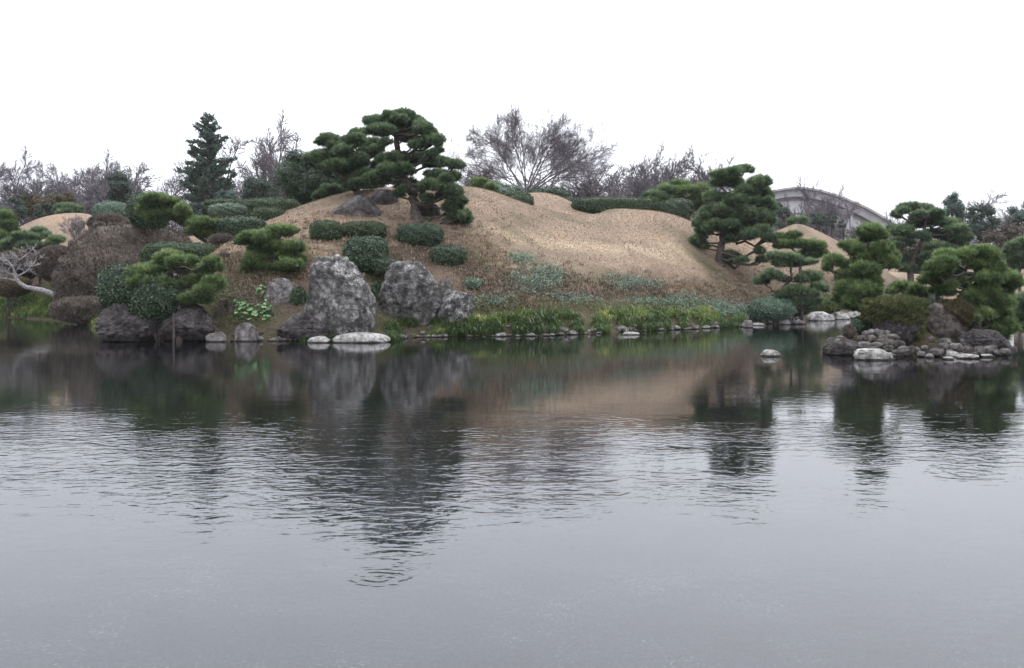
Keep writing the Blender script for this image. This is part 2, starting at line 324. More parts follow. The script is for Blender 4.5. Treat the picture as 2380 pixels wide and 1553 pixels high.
def hit(px, py, y0=24.0, y1=110.0):
    Y = np.arange(y0, y1, .08); X = (px - CX) / F_PX * Y; Z = CAMH + (HZ - py) / F_PX * Y
    g = np.maximum(height(X, Y), 0); k = np.nonzero(g >= Z)[0]
    i = k[0] if len(k) else len(Y) - 1
    return np.array([X[i], Y[i], g[i]])
# painted ground cover: soil, green, pale worn ridge (where turf is thin, weedy, mown)
def blobs(L):
    a = np.zeros(gx.shape)
    for px, py, rx, ry, s in L:
        c = hit(px, py); c2 = hit(px, py - ry) if py - ry > 440 else c + np.array([0, 3, 0]); ly = max(.8, abs(c2[1] - c[1])); lx = rx * c[1] / F_PX
        a = np.maximum(a, s * np.exp(-((gx - c[0]) / lx) ** 2 - ((gy - c[1]) / ly) ** 2))
    return a
soil = blobs([(690, 700, 40, 40, 1), (880, 700, 60, 40, 1), (560, 740, 70, 20, 1), (1020, 720, 50, 20, .8), (960, 560, 130, 45, 1), (1060, 560, 80, 40, .8), (1100, 640, 50, 40, .9), (880, 590, 110, 40, 1), (1170, 690, 50, 25, .8), (760, 550, 60, 20, .5), (560, 650, 70, 50, .9), (600, 700, 60, 40, .9),
              (1330, 680, 40, 15, .6), (1450, 672, 40, 15, .7), (1690, 700, 60, 18, .6), (1730, 612, 40, 14, .6), (820, 500, 60, 16, .5), (60, 650, 120, 20, .8), (300, 600, 150, 60, .7), (420, 650, 80, 40, .9), (700, 630, 80, 40, .7)])
soil = np.maximum(soil, 1.0 * (1 - sstep(.2, 1.1, GSD)) * (gy > 20)); soil = np.maximum(soil, .85 * (1 - sstep(1.2, 3.6, GSD + 1.5 * (fbm(gx * .8, gy * .8, 5) - .5))) * (gy > 20))
green = blobs([(1650, 622, 60, 14, .9), (1250, 660, 60, 25, .8), (1130, 590, 60, 25, .3), (1220, 600, 50, 20, .5), (640, 620, 60, 20, .5), (1500, 690, 200, 12, .6), (60, 700, 160, 20, 1), (2100, 655, 60, 10, .5), (700, 570, 60, 20, .4)])
soil = np.where((GSD < 0) & (GZ > -.3), 1.0, soil)
green = np.maximum(green, .38 * sstep(.50, .72, fbm(gx * .35, gy * .35, 2)))
green = np.maximum(green, .45 * (1 - sstep(.2, 2.4, GSD)) * (gy > 20))
pale = blobs([(1150, 535, 25, 8, .9), (1190, 552, 30, 8, 1), (1250, 562, 45, 7, 1), (1320, 570, 50, 6, 1), (1400, 576, 60, 6, 1), (1500, 583, 70, 6, .9), (1590, 588, 60, 6, .8), (1750, 615, 40, 6, .5), (560, 575, 40, 8, .4)])

def ground_mat():
    m, t, b, o = mat('winter_turf'); g = N(t, 'ShaderNodeNewGeometry')
    def nz(sc, det=5., r=.6):
        n = N(t, 'ShaderNodeTexNoise', i_Scale=sc, i_Detail=det, i_Roughness=r); t.links.new(g.outputs['Position'], n.inputs['Vector']); return n
    a, c, f = nz(.35), nz(5., 8., .85), nz(16., 4., .8)
    mm = N(t, 'ShaderNodeMath', operation='MULTIPLY_ADD'); t.links.new(c.outputs['Fac'], mm.inputs[0]); mm.inputs[1].default_value = .6; t.links.new(f.outputs['Fac'], mm.inputs[2])
    turf = ramp(t, mm.outputs[0], [(.58, (.125, .090, .064)), (.80, (.225, .166, .122)), (1.0, (.38, .295, .22))])
    big = ramp(t, a.outputs['Fac'], [(.3, (.68, .72, .70)), (.5, (1, 1, 1)), (.7, (1.2, 1.14, 1.05))])
    x1 = N(t, 'ShaderNodeMix', data_type='RGBA', blend_type='MULTIPLY'); x1.inputs[0].default_value = 1; t.links.new(turf.outputs[0], x1.inputs[6]); t.links.new(big.outputs[0], x1.inputs[7])
    cur = x1.outputs[2]
    def layer(attr, stops, cur, soft=.35):
        at = N(t, 'ShaderNodeAttribute', attribute_name=attr); col = ramp(t, mm.outputs[0], stops)
        k = N(t, 'ShaderNodeMath', operation='MULTIPLY_ADD'); t.links.new(c.outputs['Fac'], k.inputs[0]); k.inputs[1].default_value = soft * 2; k.inputs[2].default_value = -soft
        k2 = N(t, 'ShaderNodeMath', operation='ADD', use_clamp=True); t.links.new(k.outputs[0], k2.inputs[0]); t.links.new(at.outputs['Fac'], k2.inputs[1])
        k3 = N(t, 'ShaderNodeMath', operation='MULTIPLY', use_clamp=True); t.links.new(k2.outputs[0], k3.inputs[0])
        k4 = N(t, 'ShaderNodeMath', operation='MULTIPLY', use_clamp=True); t.links.new(at.outputs['Fac'], k4.inputs[0]); k4.inputs[1].default_value = 3.0; t.links.new(k4.outputs[0], k3.inputs[1])
        x = N(t, 'ShaderNodeMix', data_type='RGBA'); t.links.new(k3.outputs[0], x.inputs[0]); t.links.new(cur, x.inputs[6]); t.links.new(col.outputs[0], x.inputs[7]); return x.outputs[2]
    cur = layer('pale', [(.6, (.19, .145, .095)), (.8, (.34, .265, .18)), (1., (.50, .41, .28))], cur, .2)
    cur = layer('soil', [(.58, (.028, .020, .015)), (.8, (.07, .050, .037)), (1., (.14, .10, .075))], cur)
    cur = layer('green', [(.58, (.026, .030, .013)), (.8, (.060, .066, .030)), (1., (.14, .13, .065))], cur)
    bd = nz(38., 3., .6); bb = nz(1.3, 3., .6); bm = N(t, 'ShaderNodeMath', operation='MULTIPLY_ADD'); t.links.new(bb.outputs['Fac'], bm.inputs[0]); bm.inputs[1].default_value = .35; t.links.new(bd.outputs['Fac'], bm.inputs[2])
    bc = ramp(t, bm.outputs[0], [(.5, (.030, .030, .032)), (.74, (.060, .060, .066)), (.85, (.10, .10, .105)), (.91, (.38, .38, .37))]); ba = N(t, 'ShaderNodeAttribute', attribute_name='bed')
    # gravel near the viewing bank, painted darker further out for light lost in depth
    ps = N(t, 'ShaderNodeSeparateXYZ'); t.links.new(g.outputs['Position'], ps.inputs[0]); mu = N(t, 'ShaderNodeMapRange', interpolation_type='SMOOTHSTEP'); t.links.new(ps.outputs[1], mu.inputs[0])
    mu.inputs[1].default_value = 9.; mu.inputs[2].default_value = 17.; mu.inputs[3].default_value = 0.; mu.inputs[4].default_value = 1.
    deep_dim = N(t, 'ShaderNodeMix', data_type='RGBA'); t.links.new(mu.outputs[0], deep_dim.inputs[0]); t.links.new(bc.outputs[0], deep_dim.inputs[6]); deep_dim.inputs[7].default_value = (.016, .014, .012, 1); bc = deep_dim; bco = deep_dim.outputs[2]
    bx_ = N(t, 'ShaderNodeMix', data_type='RGBA'); t.links.new(ba.outputs['Fac'], bx_.inputs[0]); t.links.new(cur, bx_.inputs[6]); t.links.new(bco, bx_.inputs[7]); cur = bx_.outputs[2]
    t.links.new(cur, b.inputs['Base Color']); b.inputs['Roughness'].default_value = .95; b.inputs['Specular IOR Level'].default_value = .1
    bp = N(t, 'ShaderNodeBump', i_Strength=1.0, i_Distance=.09); t.links.new(mm.outputs[0], bp.inputs['Height']); t.links.new(bp.outputs[0], b.inputs['Normal'])
    return m
M['ground'] = ground_mat()
nx, ny = gx.shape; idx = np.arange(nx * ny).reshape(nx, ny)
Fq = np.stack([idx[:-1, :-1], idx[1:, :-1], idx[1:, 1:], idx[:-1, 1:]], -1).reshape(-1, 4)
gm = mesh('ground', np.stack([gx, gy, GZ], -1).reshape(-1, 3), Fq, M['ground'], smooth=True)
for nm, arr in (('soil', soil), ('green', green), ('pale', pale), ('bed', (GZ < -.03) * 1.0)):
    a_ = gm.attributes.new(nm, 'FLOAT', 'POINT'); a_.data.foreach_set('value', arr.ravel().astype(np.float32))
tag(link('ground', gm), kind='structure')

# ------------------------------------------------------------------ water
def water_mat():
    m, t, b, o = mat('pond_water'); t.nodes.remove(b)
    g = N(t, 'ShaderNodeNewGeometry')
    def mapped(sx, sy, rot=0):
        mp = N(t, 'ShaderNodeMapping'); mp.inputs['Scale'].default_value = (sx, sy, 1); mp.inputs['Rotation'].default_value = (0, 0, rot); t.links.new(g.outputs['Position'], mp.inputs[0]); return mp.outputs[0]
    def nz(v, sc, det=2., r=.5, dist=0.):
        n = N(t, 'ShaderNodeTexNoise', i_Scale=sc, i_Detail=det, i_Roughness=r, i_Distortion=dist); t.links.new(v, n.inputs['Vector']); return n.outputs['Fac']
    def math_(op, a, bb, c=None, clamp=False):
        n = N(t, 'ShaderNodeMath', operation=op, use_clamp=clamp)
        for i, q in enumerate((a, bb, c)):
            if q is None: continue
            if hasattr(q, 'links'): t.links.new(q, n.inputs[i])
            else: n.inputs[i].default_value = q
        return n.outputs[0]
    r1 = nz(mapped(1.0, 1.7, .12), 2.8, 2.5, .5, .9)
    r2 = nz(mapped(1.0, 1.5, -.25), 6.5, 2., .5)
    patch = nz(mapped(.16, .30, .3), 1.0, 3.)
    pm = ramp(t, patch, [(.38, (.12, .12, .12)), (.6, (1, 1, 1))]).outputs[0]
    sp = N(t, 'ShaderNodeSeparateXYZ'); t.links.new(g.outputs['Position'], sp.inputs[0])
    # wind reaches the middle of the pond; the strip under the bank and the near edge are calmer
    ymap = N(t, 'ShaderNodeMapRange', interpolation_type='SMOOTHSTEP'); t.links.new(sp.outputs[1], ymap.inputs[0])
    ymap.inputs[1].default_value = 10.5; ymap.inputs[2].default_value = 18.; ymap.inputs[3].default_value = 1.; ymap.inputs[4].default_value = .20
    y2 = N(t, 'ShaderNodeMapRange', interpolation_type='SMOOTHSTEP'); t.links.new(sp.outputs[1], y2.inputs[0])
    y2.inputs[1].default_value = 5.; y2.inputs[2].default_value = 11.; y2.inputs[3].default_value = .3; y2.inputs[4].default_value = 1.
    amp = math_('MULTIPLY', math_('MULTIPLY', pm, ymap.outputs[0]), y2.outputs[0])
    h = math_('MULTIPLY', math_('ADD', r1, math_('MULTIPLY', r2, .42)), amp)
    # rings where fish rise
    for (rx, ry, rad, lam, a) in RINGS:
        dx = math_('SUBTRACT', sp.outputs[0], rx); dy = math_('SUBTRACT', sp.outputs[1], ry)
        d = math_('SQRT', math_('ADD', math_('MULTIPLY', dx, dx), math_('MULTIPLY', dy, dy)), None)
        d2 = math_('ADD', d, math_('MULTIPLY', r1, lam * 2.2))
        wv = math_('SINE', math_('MULTIPLY', d2, 2 * math.pi / lam), None)
        fo = N(t, 'ShaderNodeMapRange', interpolation_type='SMOOTHSTEP'); t.links.new(d, fo.inputs[0]); fo.inputs[1].default_value = rad * .35; fo.inputs[2].default_value = rad; fo.inputs[3].default_value = a; fo.inputs[4].default_value = 0.
        h = math_('ADD', h, math_('MULTIPLY', wv, fo.outputs[0]))
    bp = N(t, 'ShaderNodeBump', i_Strength=1.0, i_Distance=.011); t.links.new(h, bp.inputs['Height'])
    fr = N(t, 'ShaderNodeFresnel', i_IOR=1.333); t.links.new(bp.outputs[0], fr.inputs['Normal'])
    gl = N(t, 'ShaderNodeBsdfGlossy'); yr = N(t, 'ShaderNodeMapRange', interpolation_type='SMOOTHSTEP'); t.links.new(sp.outputs[1], yr.inputs[0]); yr.inputs[1].default_value = 11.; yr.inputs[2].default_value = 20.; yr.inputs[3].default_value = .02; yr.inputs[4].default_value = .05; t.links.new(yr.outputs[0], gl.inputs['Roughness']); gl.inputs['Color'].default_value = (.97, .975, 1, 1); t.links.new(bp.outputs[0], gl.inputs['Normal'])
    tr = N(t, 'ShaderNodeBsdfTransparent'); tr.inputs[0].default_value = (.80, .84, .86, 1)
    mx = N(t, 'ShaderNodeMixShader'); t.links.new(fr.outputs[0], mx.inputs[0]); t.links.new(tr.outputs[0], mx.inputs[1]); t.links.new(gl.outputs[0], mx.inputs[2]); t.links.new(mx.outputs[0], o.inputs[0])
    return m
def wpt(px, py): Y = CAMH * F_PX / (py - HZ); return ((px - CX) / F_PX * Y, Y)
RINGS = []
for px, py, rpx, lam, a in ((880, 1345, 110, .10, .065), (1430, 1147, 50, .12, .15), (2240, 1100, 130, .19, .12), (1340, 985, 220, .34, .05), (100, 1035, 95, .3, .07), (2060, 1075, 60, .15, .15), (1740, 1390, 60, .3, .05)):
    x_, y_ = wpt(px, py); RINGS.append((x_, y_, rpx * y_ / F_PX, lam, a))
M['water'] = water_mat()
wx = np.array([-200., 200.]); wy = np.array([2.0, 110.])
wv_ = [(-130, 2.3, 0), (130, 2.3, 0), (130, 90, 0), (-130, 90, 0)]
tag(link('pond_water', mesh('pond_water', np.array(wv_), np.array([[0, 1, 2, 3]]), M['water'])), kind='structure')

# ------------------------------------------------------------------ foliage generators
def rdir(n, rng):
    d = rng.normal(size=(n, 3)); return d / np.linalg.norm(d, axis=1, keepdims=True)
def needles(G, c, nrm, L, w, K, rng, a=None, spread=.9):
    """tufts of K needles at points c, pointing along nrm"""
    n = len(c); c = np.repeat(c, K, 0); d = np.repeat(nrm, K, 0) + rng.normal(size=(n * K, 3)) * spread * .6
    d /= np.linalg.norm(d, axis=1, keepdims=True); u = np.cross(d, rdir(n * K, rng)); u /= (np.linalg.norm(u, axis=1, keepdims=True) + 1e-9)
    Ls = L * rng.uniform(.6, 1.25, (n * K, 1))
    V = np.stack([c - u * w, c + u * w, c + d * Ls], 1).reshape(-1, 3)
    a = rng.random(n) if a is None else a
    G.add(V, np.arange(n * K * 3).reshape(-1, 3), np.repeat(a, K * 3))
def leaves(G, c, nrm, s, rng, a=None, jit=.6):
    """diamond leaf quads (two triangles)"""
    n = len(c); d = nrm + rng.normal(size=(n, 3)) * jit; d /= np.linalg.norm(d, axis=1, keepdims=True)
    u = np.cross(d, rdir(n, rng)); u /= (np.linalg.norm(u, axis=1, keepdims=True) + 1e-9); v = np.cross(d, u)
    S_ = s * rng.uniform(.6, 1.35, (n, 1))
    V = np.stack([c - u * S_, c - v * S_ * .5 + d * S_ * .15, c + u * S_, c + v * S_ * .5 + d * S_ * .15], 1).reshape(-1, 3)
    b = np.arange(n)[:, None] * 4; F = np.concatenate([b + [0, 1, 2], b + [0, 2, 3]], 0)
    a = rng.random(n) if a is None else a
    G.add(V, F, np.repeat(a, 4))
def lump(d, seed, f=2.2, amp=.2):
    return 1 + amp * (np.sin(d[:, 0] * f * 1.3 + seed) * np.cos(d[:, 1] * f * 1.7 + seed * 2.1) + .6 * np.sin(d[:, 2] * f * 2.3 + d[:, 0] * f * 2 + seed * 3.3))

def pad_mesh(hw, hd, hh, Yd, mt, rng, dens=1.0):
    """a cloud-pruned pad: several billows of needle tufts, domed above, shallow below; origin at its centre"""
    G = Geo(); k = Yd / 995.0; L = max(.15, 4.3 * k); w = max(.008, .36 * k); nl = 6 if hw > .35 else 4
    sc0 = np.array([hw, hd, hh])
    for i in range(nl + 1):
        if i == 0: q = np.zeros(3); sc = sc0 * [.60, .62, .80]
        else:
            a = i * 2 * math.pi / nl + rng.uniform(-.4, .4); q = np.array([math.cos(a) * rng.uniform(.5, .72) * hw, math.sin(a) * .6 * hd, rng.uniform(-.45, .15) * hh]); sc = sc0 * [.40, .42, .62] * rng.uniform(.7, 1.2)
        n = int(np.clip((2.4 * math.pi * sc[0] * sc[1] + 2 * math.pi * sc[2] * (sc[0] + sc[1]) / 2) / (L * L * .19) * dens, 22, 600)); seed = rng.uniform(0, 50)
        d = rdir(n, rng); lm = lump(d, seed, 4.0, .16); r = lm * (rng.uniform(.62, 1.0, n) ** .6 + (rng.random(n) < .14) * .16)
        dn = d.copy(); dn[:, 2] = np.where(dn[:, 2] < 0, dn[:, 2] * .5, dn[:, 2]); c = q + dn * r[:, None] * sc
        nr = d / sc; nr /= np.linalg.norm(nr, axis=1, keepdims=True); nr[:, 2] += .6; nr /= np.linalg.norm(nr, axis=1, keepdims=True)
        needles(G, c - nr * L * .3, nr, L, w, 10, rng, np.clip(.10 + .62 * rng.random(n) ** 1.3 + .28 * (c[:, 2] / hh), 0, 1), .85)  # tufts paler toward the pad top: fresh growth plus painted light from above
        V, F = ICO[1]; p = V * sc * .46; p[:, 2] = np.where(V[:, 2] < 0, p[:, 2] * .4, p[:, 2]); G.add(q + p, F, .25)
    return mesh('needle_pad', np.vstack(G.V), np.vstack(G.F), mt, np.concatenate(G.A))

def pine(name, label, base, pads, trunk, Y=None, mt='pine', r0=.16, seed=1, deep=.45, dens=1.0, group=None, fat=(1.14, 1.36), fill=.34, cat='pine tree'):
    """base px, pads [(x,y,hw,hh)] px, trunk [(x,y)] px from base up"""
    rng = np.random.default_rng(seed)
    if Y is None: b = hit(*base); Y = b[1]
    else: b = P(base[0], base[1], Y); b[2] = height(b[0], b[1])
    b[2] = max(b[2], -.3)
    root = empty(name, b, label, cat, group)
    if len(pads) > 14:      # small pads that close the gaps between neighbours
        ex = []
        for i, p in enumerate(pads):
            near = sorted(pads, key=lambda q: (q[0] - p[0]) ** 2 + ((q[1] - p[1]) * 1.5) ** 2)[1:3]
            for q in near:
                if rng.random() < fill and abs(q[1] - p[1]) < 26: ex.append(((p[0] + q[0]) / 2 + rng.uniform(-4, 4), (p[1] + q[1]) / 2 + rng.uniform(-2, 5), (p[2] + q[2]) * .33, (p[3] + q[3]) * .36))
        pads = list(pads) + ex
    xs = [p[0] for p in pads]; half = (max(xs) - min(xs)) / 2 * Y / F_PX + .3; xm = np.mean(xs)
    T = [b - np.array([0, 0, .15])]
    for i, (x, y) in enumerate(trunk):
        T.append(P(x, y, Y + .12 * half * math.sin(i * 1.7 + seed)))
    T = np.array(T)
    # smooth by subdividing
    tt = np.linspace(0, len(T) - 1, len(T) * 4); Ts = np.array([np.interp(tt, range(len(T)), T[:, k]) for k in range(3)]).T
    Ts[1:-1] += rng.normal(size=(len(Ts) - 2, 3)) * r0 * .12
    rr = r0 * np.linspace(1, .3, len(Ts)); rr[0] *= 1.45; rr[1] *= 1.15
    g = Geo(); g.tube(Ts, rr, 9); g.build('trunk', M['bark'], root, b, True)
    for (x, y, hw, hh) in pads:
        k = Y / F_PX
        w_, h_ = hw * k * fat[0], hh * k * fat[1]; y = y + hh * .15
        edge = 1 - min(1, abs(x - xm) * k / half) ** 2
        dy = rng.uniform(-1, 1) * half * deep * (edge ** .5 + .1)
        c = P(x, y, Y + dy); w_ *= (Y + dy) / Y
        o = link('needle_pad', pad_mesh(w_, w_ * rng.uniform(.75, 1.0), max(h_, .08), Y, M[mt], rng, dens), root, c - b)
        # limb from trunk
        low = Ts[:, 2] < c[2] - .05
        cand = Ts[low] if low.sum() > 2 else Ts[:4]
        dd = np.linalg.norm((cand - c) * [1, 1, 1.2], axis=1); s = cand[int(np.argmin(dd))]
        e = c - np.array([0, 0, h_ * .25]); ln = np.linalg.norm(e - s)
        if ln < .15: continue
        ts = np.linspace(0, 1, 7)[:, None]; mid = s * (1 - ts) + e * ts
        mid[:, 2:] += np.sin(ts * math.pi) * -.10 * ln; mid[1:-1] += rng.normal(size=(5, 3)) * .045 * ln
        g = Geo(); r_ = min(r0 * .45, .03 + ln * .028); g.tube(mid, np.linspace(r_, r_ * .35, 7), 6)
        for _ in range(3):      # twigs that spread under the pad
            t2 = c + np.array([rng.uniform(-.7, .7) * w_, rng.uniform(-.6, .6) * w_, 0]); m_ = mid[4] * .5 + t2 * .5 + rng.normal(size=3) * .03
            g.tube([mid[4], m_, t2], [r_ * .45, r_ * .32, r_ * .15], 4)
        g.build('limb', M['bark'], root, b, True)
    return root

def shrub(label, box, Y=None, mt='camellia', n_exp=3.3, seed=1, name='clipped_shrub', cat='shrub', group=None, leaf=None, dens=1.1, deep=.8, flat=.35, ltype='leaf', stem=True, lumpy=.05):
    x0, x1, y0, y1 = box; xm = (x0 + x1) / 2; rng = np.random.default_rng(seed)
    if Y is None: f_ = hit(xm, y1 - 1); Y = f_[1] + (x1 - x0) / 2 * f_[1] / F_PX * deep * .6
    k = Y / F_PX; hw = (x1 - x0) / 2 * k; hh = (y1 - y0) / 2 * k; hd = hw * deep
    c = P(xm, (y0 + y1) / 2, Y)
    gz = float(height(c[0], c[1])); b = np.array([c[0], c[1], gz])
    root = empty(name, b, label, cat, group)
    s = (leaf or max(.028, .62 * Y / 995)) * (1.12 if ltype == 'leaf' else 1.)
    def surf(d):
        e = n_exp; q = (np.abs(d) ** e).sum(1) ** (-1 / e); p = d * q[:, None]
        p *= lump(d, seed, 4.5, lumpy)[:, None]
        return p
    area = 4 * math.pi * ((hw * hd) ** 1.6 / 3 + (hw * hh) ** 1.6 / 3 + (hd * hh) ** 1.6 / 3) ** (1 / 1.6)
    n = int(min(15000, area / (s * s) * 1.35 * dens))
    d = rdir(n, rng); d[:, 0] *= hw ** .3; d[:, 1] *= hd ** .3; d[:, 2] *= hh ** .0 * 1; d /= np.linalg.norm(d, axis=1, keepdims=True)
    sc = np.array([hw, hd, hh]); p = surf(d) * sc; nr = d * np.abs(d) ** .3 / sc; nr /= np.linalg.norm(nr, axis=1, keepdims=True)
    p *= (1 - rng.random(n)[:, None] ** 2 * .10); p += nr * (rng.normal(size=(n, 1)) * s * .28 + (rng.random((n, 1)) < .015) * s * 2.0)
    G = Geo()
    if ltype == 'leaf': leaves(G, p, nr, s, rng, None, .7)
    else: needles(G, p - nr * s * 1.8, nr * .8 + np.array([0, 0, .8]), s * 3.6, s * .24, 6, rng, None, .8)
    V, F = ICO[3]; G.add(surf(V) * sc * (.89 if ltype == 'leaf' else .90), F, .3)
    G.build('foliage', M[mt], root, b - c)
    # short stems down to the soil
    g = Geo()
    bot = c[2] - hh * .6
    for i in range(5):
        e = np.array([c[0] + rng.uniform(-.5, .5) * hw, c[1] + rng.uniform(-.5, .5) * hd, bot]); s0 = np.array([c[0] + rng.uniform(-.2, .2) * hw, c[1] + rng.uniform(-.2, .2) * hd, min(gz - .1, bot - .1)])
        g.tube([s0, (s0 + e) / 2 + rng.normal(size=3) * .04, e], [.035, .028, .02], 5)
    g.build('stem', M['bark'], root, b, True)
    return root

def crown_mesh(G, c, R, Y, rng, nl=26, lobe=.34, dens=1., ltype='leaf', bottom=-.7, s=None):
    s = s or .75 * Y / 995
    for i in range(nl):
        d = rdir(1, rng)[0]; d[2] = max(d[2], bottom); q = c + d * R * rng.uniform(.45, .92)
        lr = lobe * min(R[0], R[2] * 1.3) * rng.uniform(.7, 1.25); sc = np.array([lr * 1.15, lr * 1.1, lr * .85])
        n = int(4 * math.pi * lr * lr / (s * s) * .42 * dens)
        dd = rdir(n, rng); p = q + dd * sc * (rng.uniform(.45, 1.0, n) ** .5)[:, None] * lump(dd, i * 1.7, 3, .2)[:, None]
        al = np.clip(rng.uniform(.2, .6) + .4 * (rng.random(n) - .5), 0, 1)
        if ltype == 'leaf': leaves(G, p, dd + [0, 0, .4], s * 1.25, rng, al)
        else: needles(G, p, dd * .7 + [0, 0, .5], s * 2.6, s * .3, 4, rng, al)
        V, F = ICO[1]; G.add(q + V * sc * .55, F, .2)
def broad_tree(name, label, box, Y, mt='fargreen', seed=1, nl=26, lobe=.34, dens=1., deep=.9, ltype='leaf', cat='tree', group=None, bottom=-.7):
    x0, x1, y0, y1 = box; k = Y / F_PX; rng = np.random.default_rng(seed); c = P((x0 + x1) / 2, (y0 + y1) / 2, Y)
    R = np.array([(x1 - x0) / 2 * k, (x1 - x0) / 2 * k * deep, (y1 - y0) / 2 * k]); b = np.array([c[0], c[1], float(height(c[0], c[1]))])
    root = empty(name, b, label, cat, group); G = Geo(); crown_mesh(G, c, R * .92, Y, rng, nl, lobe, dens, ltype, bottom); G.build('crown', M[mt], root, b)
    g = Geo(); top = c + [0, 0, R[2] * .3]; g.tube([b - [0, 0, .3], (b + c) / 2 + rng.normal(size=3) * .05, top], [R[0] * .09 + .04, R[0] * .07 + .03, .03], 7)
    for i in range(5):
        d = rdir(1, rng)[0] * R * .7; g.tube([(b + c) / 2, c + d * .5, c + d], [R[0] * .04 + .01, R[0] * .03 + .01, .01], 5)
    g.build('trunk', M['bark'], root, b, True)
    return root

def conifer(name, label, x, ytop, ybot, hwpx, Y, seed=1, mt='pine_far', cat='conifer', power=1.0, nb=64):
    rng = np.random.default_rng(seed); k = Y / F_PX; bt = P(x, ybot, Y); tp = P(x, ytop, Y); b = np.array([bt[0], Y, float(height(bt[0], Y))])
    root = empty(name, b, label, cat); g = Geo(); H = tp[2] - bt[2]
    g.tube([b - [0, 0, .2], (b + tp) / 2, tp - [0, 0, .2]], [H * .035, H * .022, .02], 8); G = Geo(); L = 2.3 * Y / 995; w = .42 * Y / 995
    for i in range(nb):
        t = (i + rng.uniform(-.5, .5)) / nb; t = min(max(t, 0), 1); z = bt[2] + H * (1 - t) * .97
        z = bt[2] + H * t; r = hwpx * k * (1 - t) ** power * rng.uniform(.45, 1.15) + .12; a = i * 2.4 + rng.uniform(-.4, .4)
        d = np.array([math.cos(a), math.sin(a), 0]); s0 = np.array([tp[0], Y, z - .1 * r]); e = s0 + d * r + [0, 0, r * rng.uniform(.10, .7)]
        g.tube([s0, (s0 + e) / 2 - [0, 0, .05 * r], e], [.03 + .012 * r, .02 + .008 * r, .008], 4)
        m = max(4, int(r / (L * .30)))
        for q in np.linspace(.22, 1, m):
            c = s0 * (1 - q) + e * q + rng.normal(size=3) * .08; nn = 5
            cc = c + rng.normal(size=(nn, 3)) * L * .42 * [1, 1, .6]; nr = d * .6 + np.array([0, 0, .8]) + rng.normal(size=(nn, 3)) * .3
            needles(G, cc, nr, L, w, 6, rng, np.clip(rng.random(nn) * .7 + .1, 0, 1))
    g.build('trunk', M['bark'], root, b, True); G.build('crown', M[mt], root, b); return root

RMIN = .02
def grow(G, rng, p, d, L, r, lev, maxlev, nchild, up=.12, ang=.6, segs=4, G0=None):
    pts = [p]; q = p.copy(); dd = d.copy()
    for i in range(segs):
        dd = dd + rng.normal(size=3) * (.13 if lev else .085) + np.array([0, 0, up * .5]); dd /= np.linalg.norm(dd); q = q + dd * L / segs; pts.append(q.copy())
    (G0 if (lev == 0 and G0) else G).tube(pts, np.linspace(r, r * .38, segs + 1), 6 if lev == 0 else (4 if lev < 2 else 3), .15 + .6 * rng.random())
    if lev >= maxlev: return
    nc = nchild[lev]
    for i in range(nc):
        t = .22 + .78 * (i + rng.random()) / nc; j = min(int(t * segs), segs - 1); f = t * segs - j
        s = pts[j] * (1 - f) + pts[j + 1] * f; ax = pts[j + 1] - pts[j]; ax = ax / np.linalg.norm(ax)
        side = np.cross(ax, rdir(1, rng)[0]); side /= np.linalg.norm(side) + 1e-9
        a = ang * rng.uniform(.6, 1.3); nd = ax * math.cos(a) + side * math.sin(a); nd[2] += up * .6; nd /= np.linalg.norm(nd)
        grow(G, rng, s, nd, L * rng.uniform(.42, .66) * (1.08 - .4 * t), max(r * .42 * (1.1 - .4 * t), RMIN), lev + 1, maxlev, nchild, up, ang, 3 if lev < 2 else 2)
def bare_meshes(seed, stems, nchild=(6, 6, 6, 5), up=.12, ang=.6, r=.16, Ls=1.0, lj=(.78, 1.08)):
    rng = np.random.default_rng(seed); G0 = Geo(); G1 = Geo()
    for (tilt, azm, L) in stems:
        d = np.array([math.sin(tilt) * math.cos(azm), math.sin(tilt) * math.sin(azm), math.cos(tilt)])
        d = d + rng.normal(size=3) * .07; d /= np.linalg.norm(d); L = L * rng.uniform(*lj)
        grow(G1, rng, np.zeros(3), d, L * Ls, r, 0, 4, nchild, up, ang, 5, G0)
    V1 = np.vstack(G1.V)
    return (mesh('trunk', np.vstack(G0.V), np.vstack(G0.F), M['twig'], np.concatenate(G0.A), True),
            mesh('branches', V1, np.vstack(G1.F), M['twig'], np.concatenate(G1.A)), np.percentile(V1, 1.0, axis=0), np.percentile(V1, 99.4, axis=0))
def place_bare(label, ms, box, Y, group=None, rot=0., name='bare_tree', basey=None, cat='tree', wide=.22):
    x0, x1, y0, y1 = box; e_ = (x1 - x0) * wide; x0 -= e_; x1 += e_; k = Y / F_PX; tr, br, lo, hi = ms
    top = P(0, y0, Y)[2]; w = (x1 - x0) * k; xc = P((x0 + x1) / 2, 0, Y)[0]
    sx = w / (hi[0] - lo[0]); bx = xc - (lo[0] + hi[0]) / 2 * sx
    if basey is None: bz = float(height(bx, Y)) - .1
    else: bz = P(0, basey, Y)[2]
    sz = (top - bz) / hi[2]
    root = empty(name, (bx, Y, bz), label, cat, group); root.scale = (sx, sx, sz)
    link('trunk', tr, root); link('branches', br, root); return root

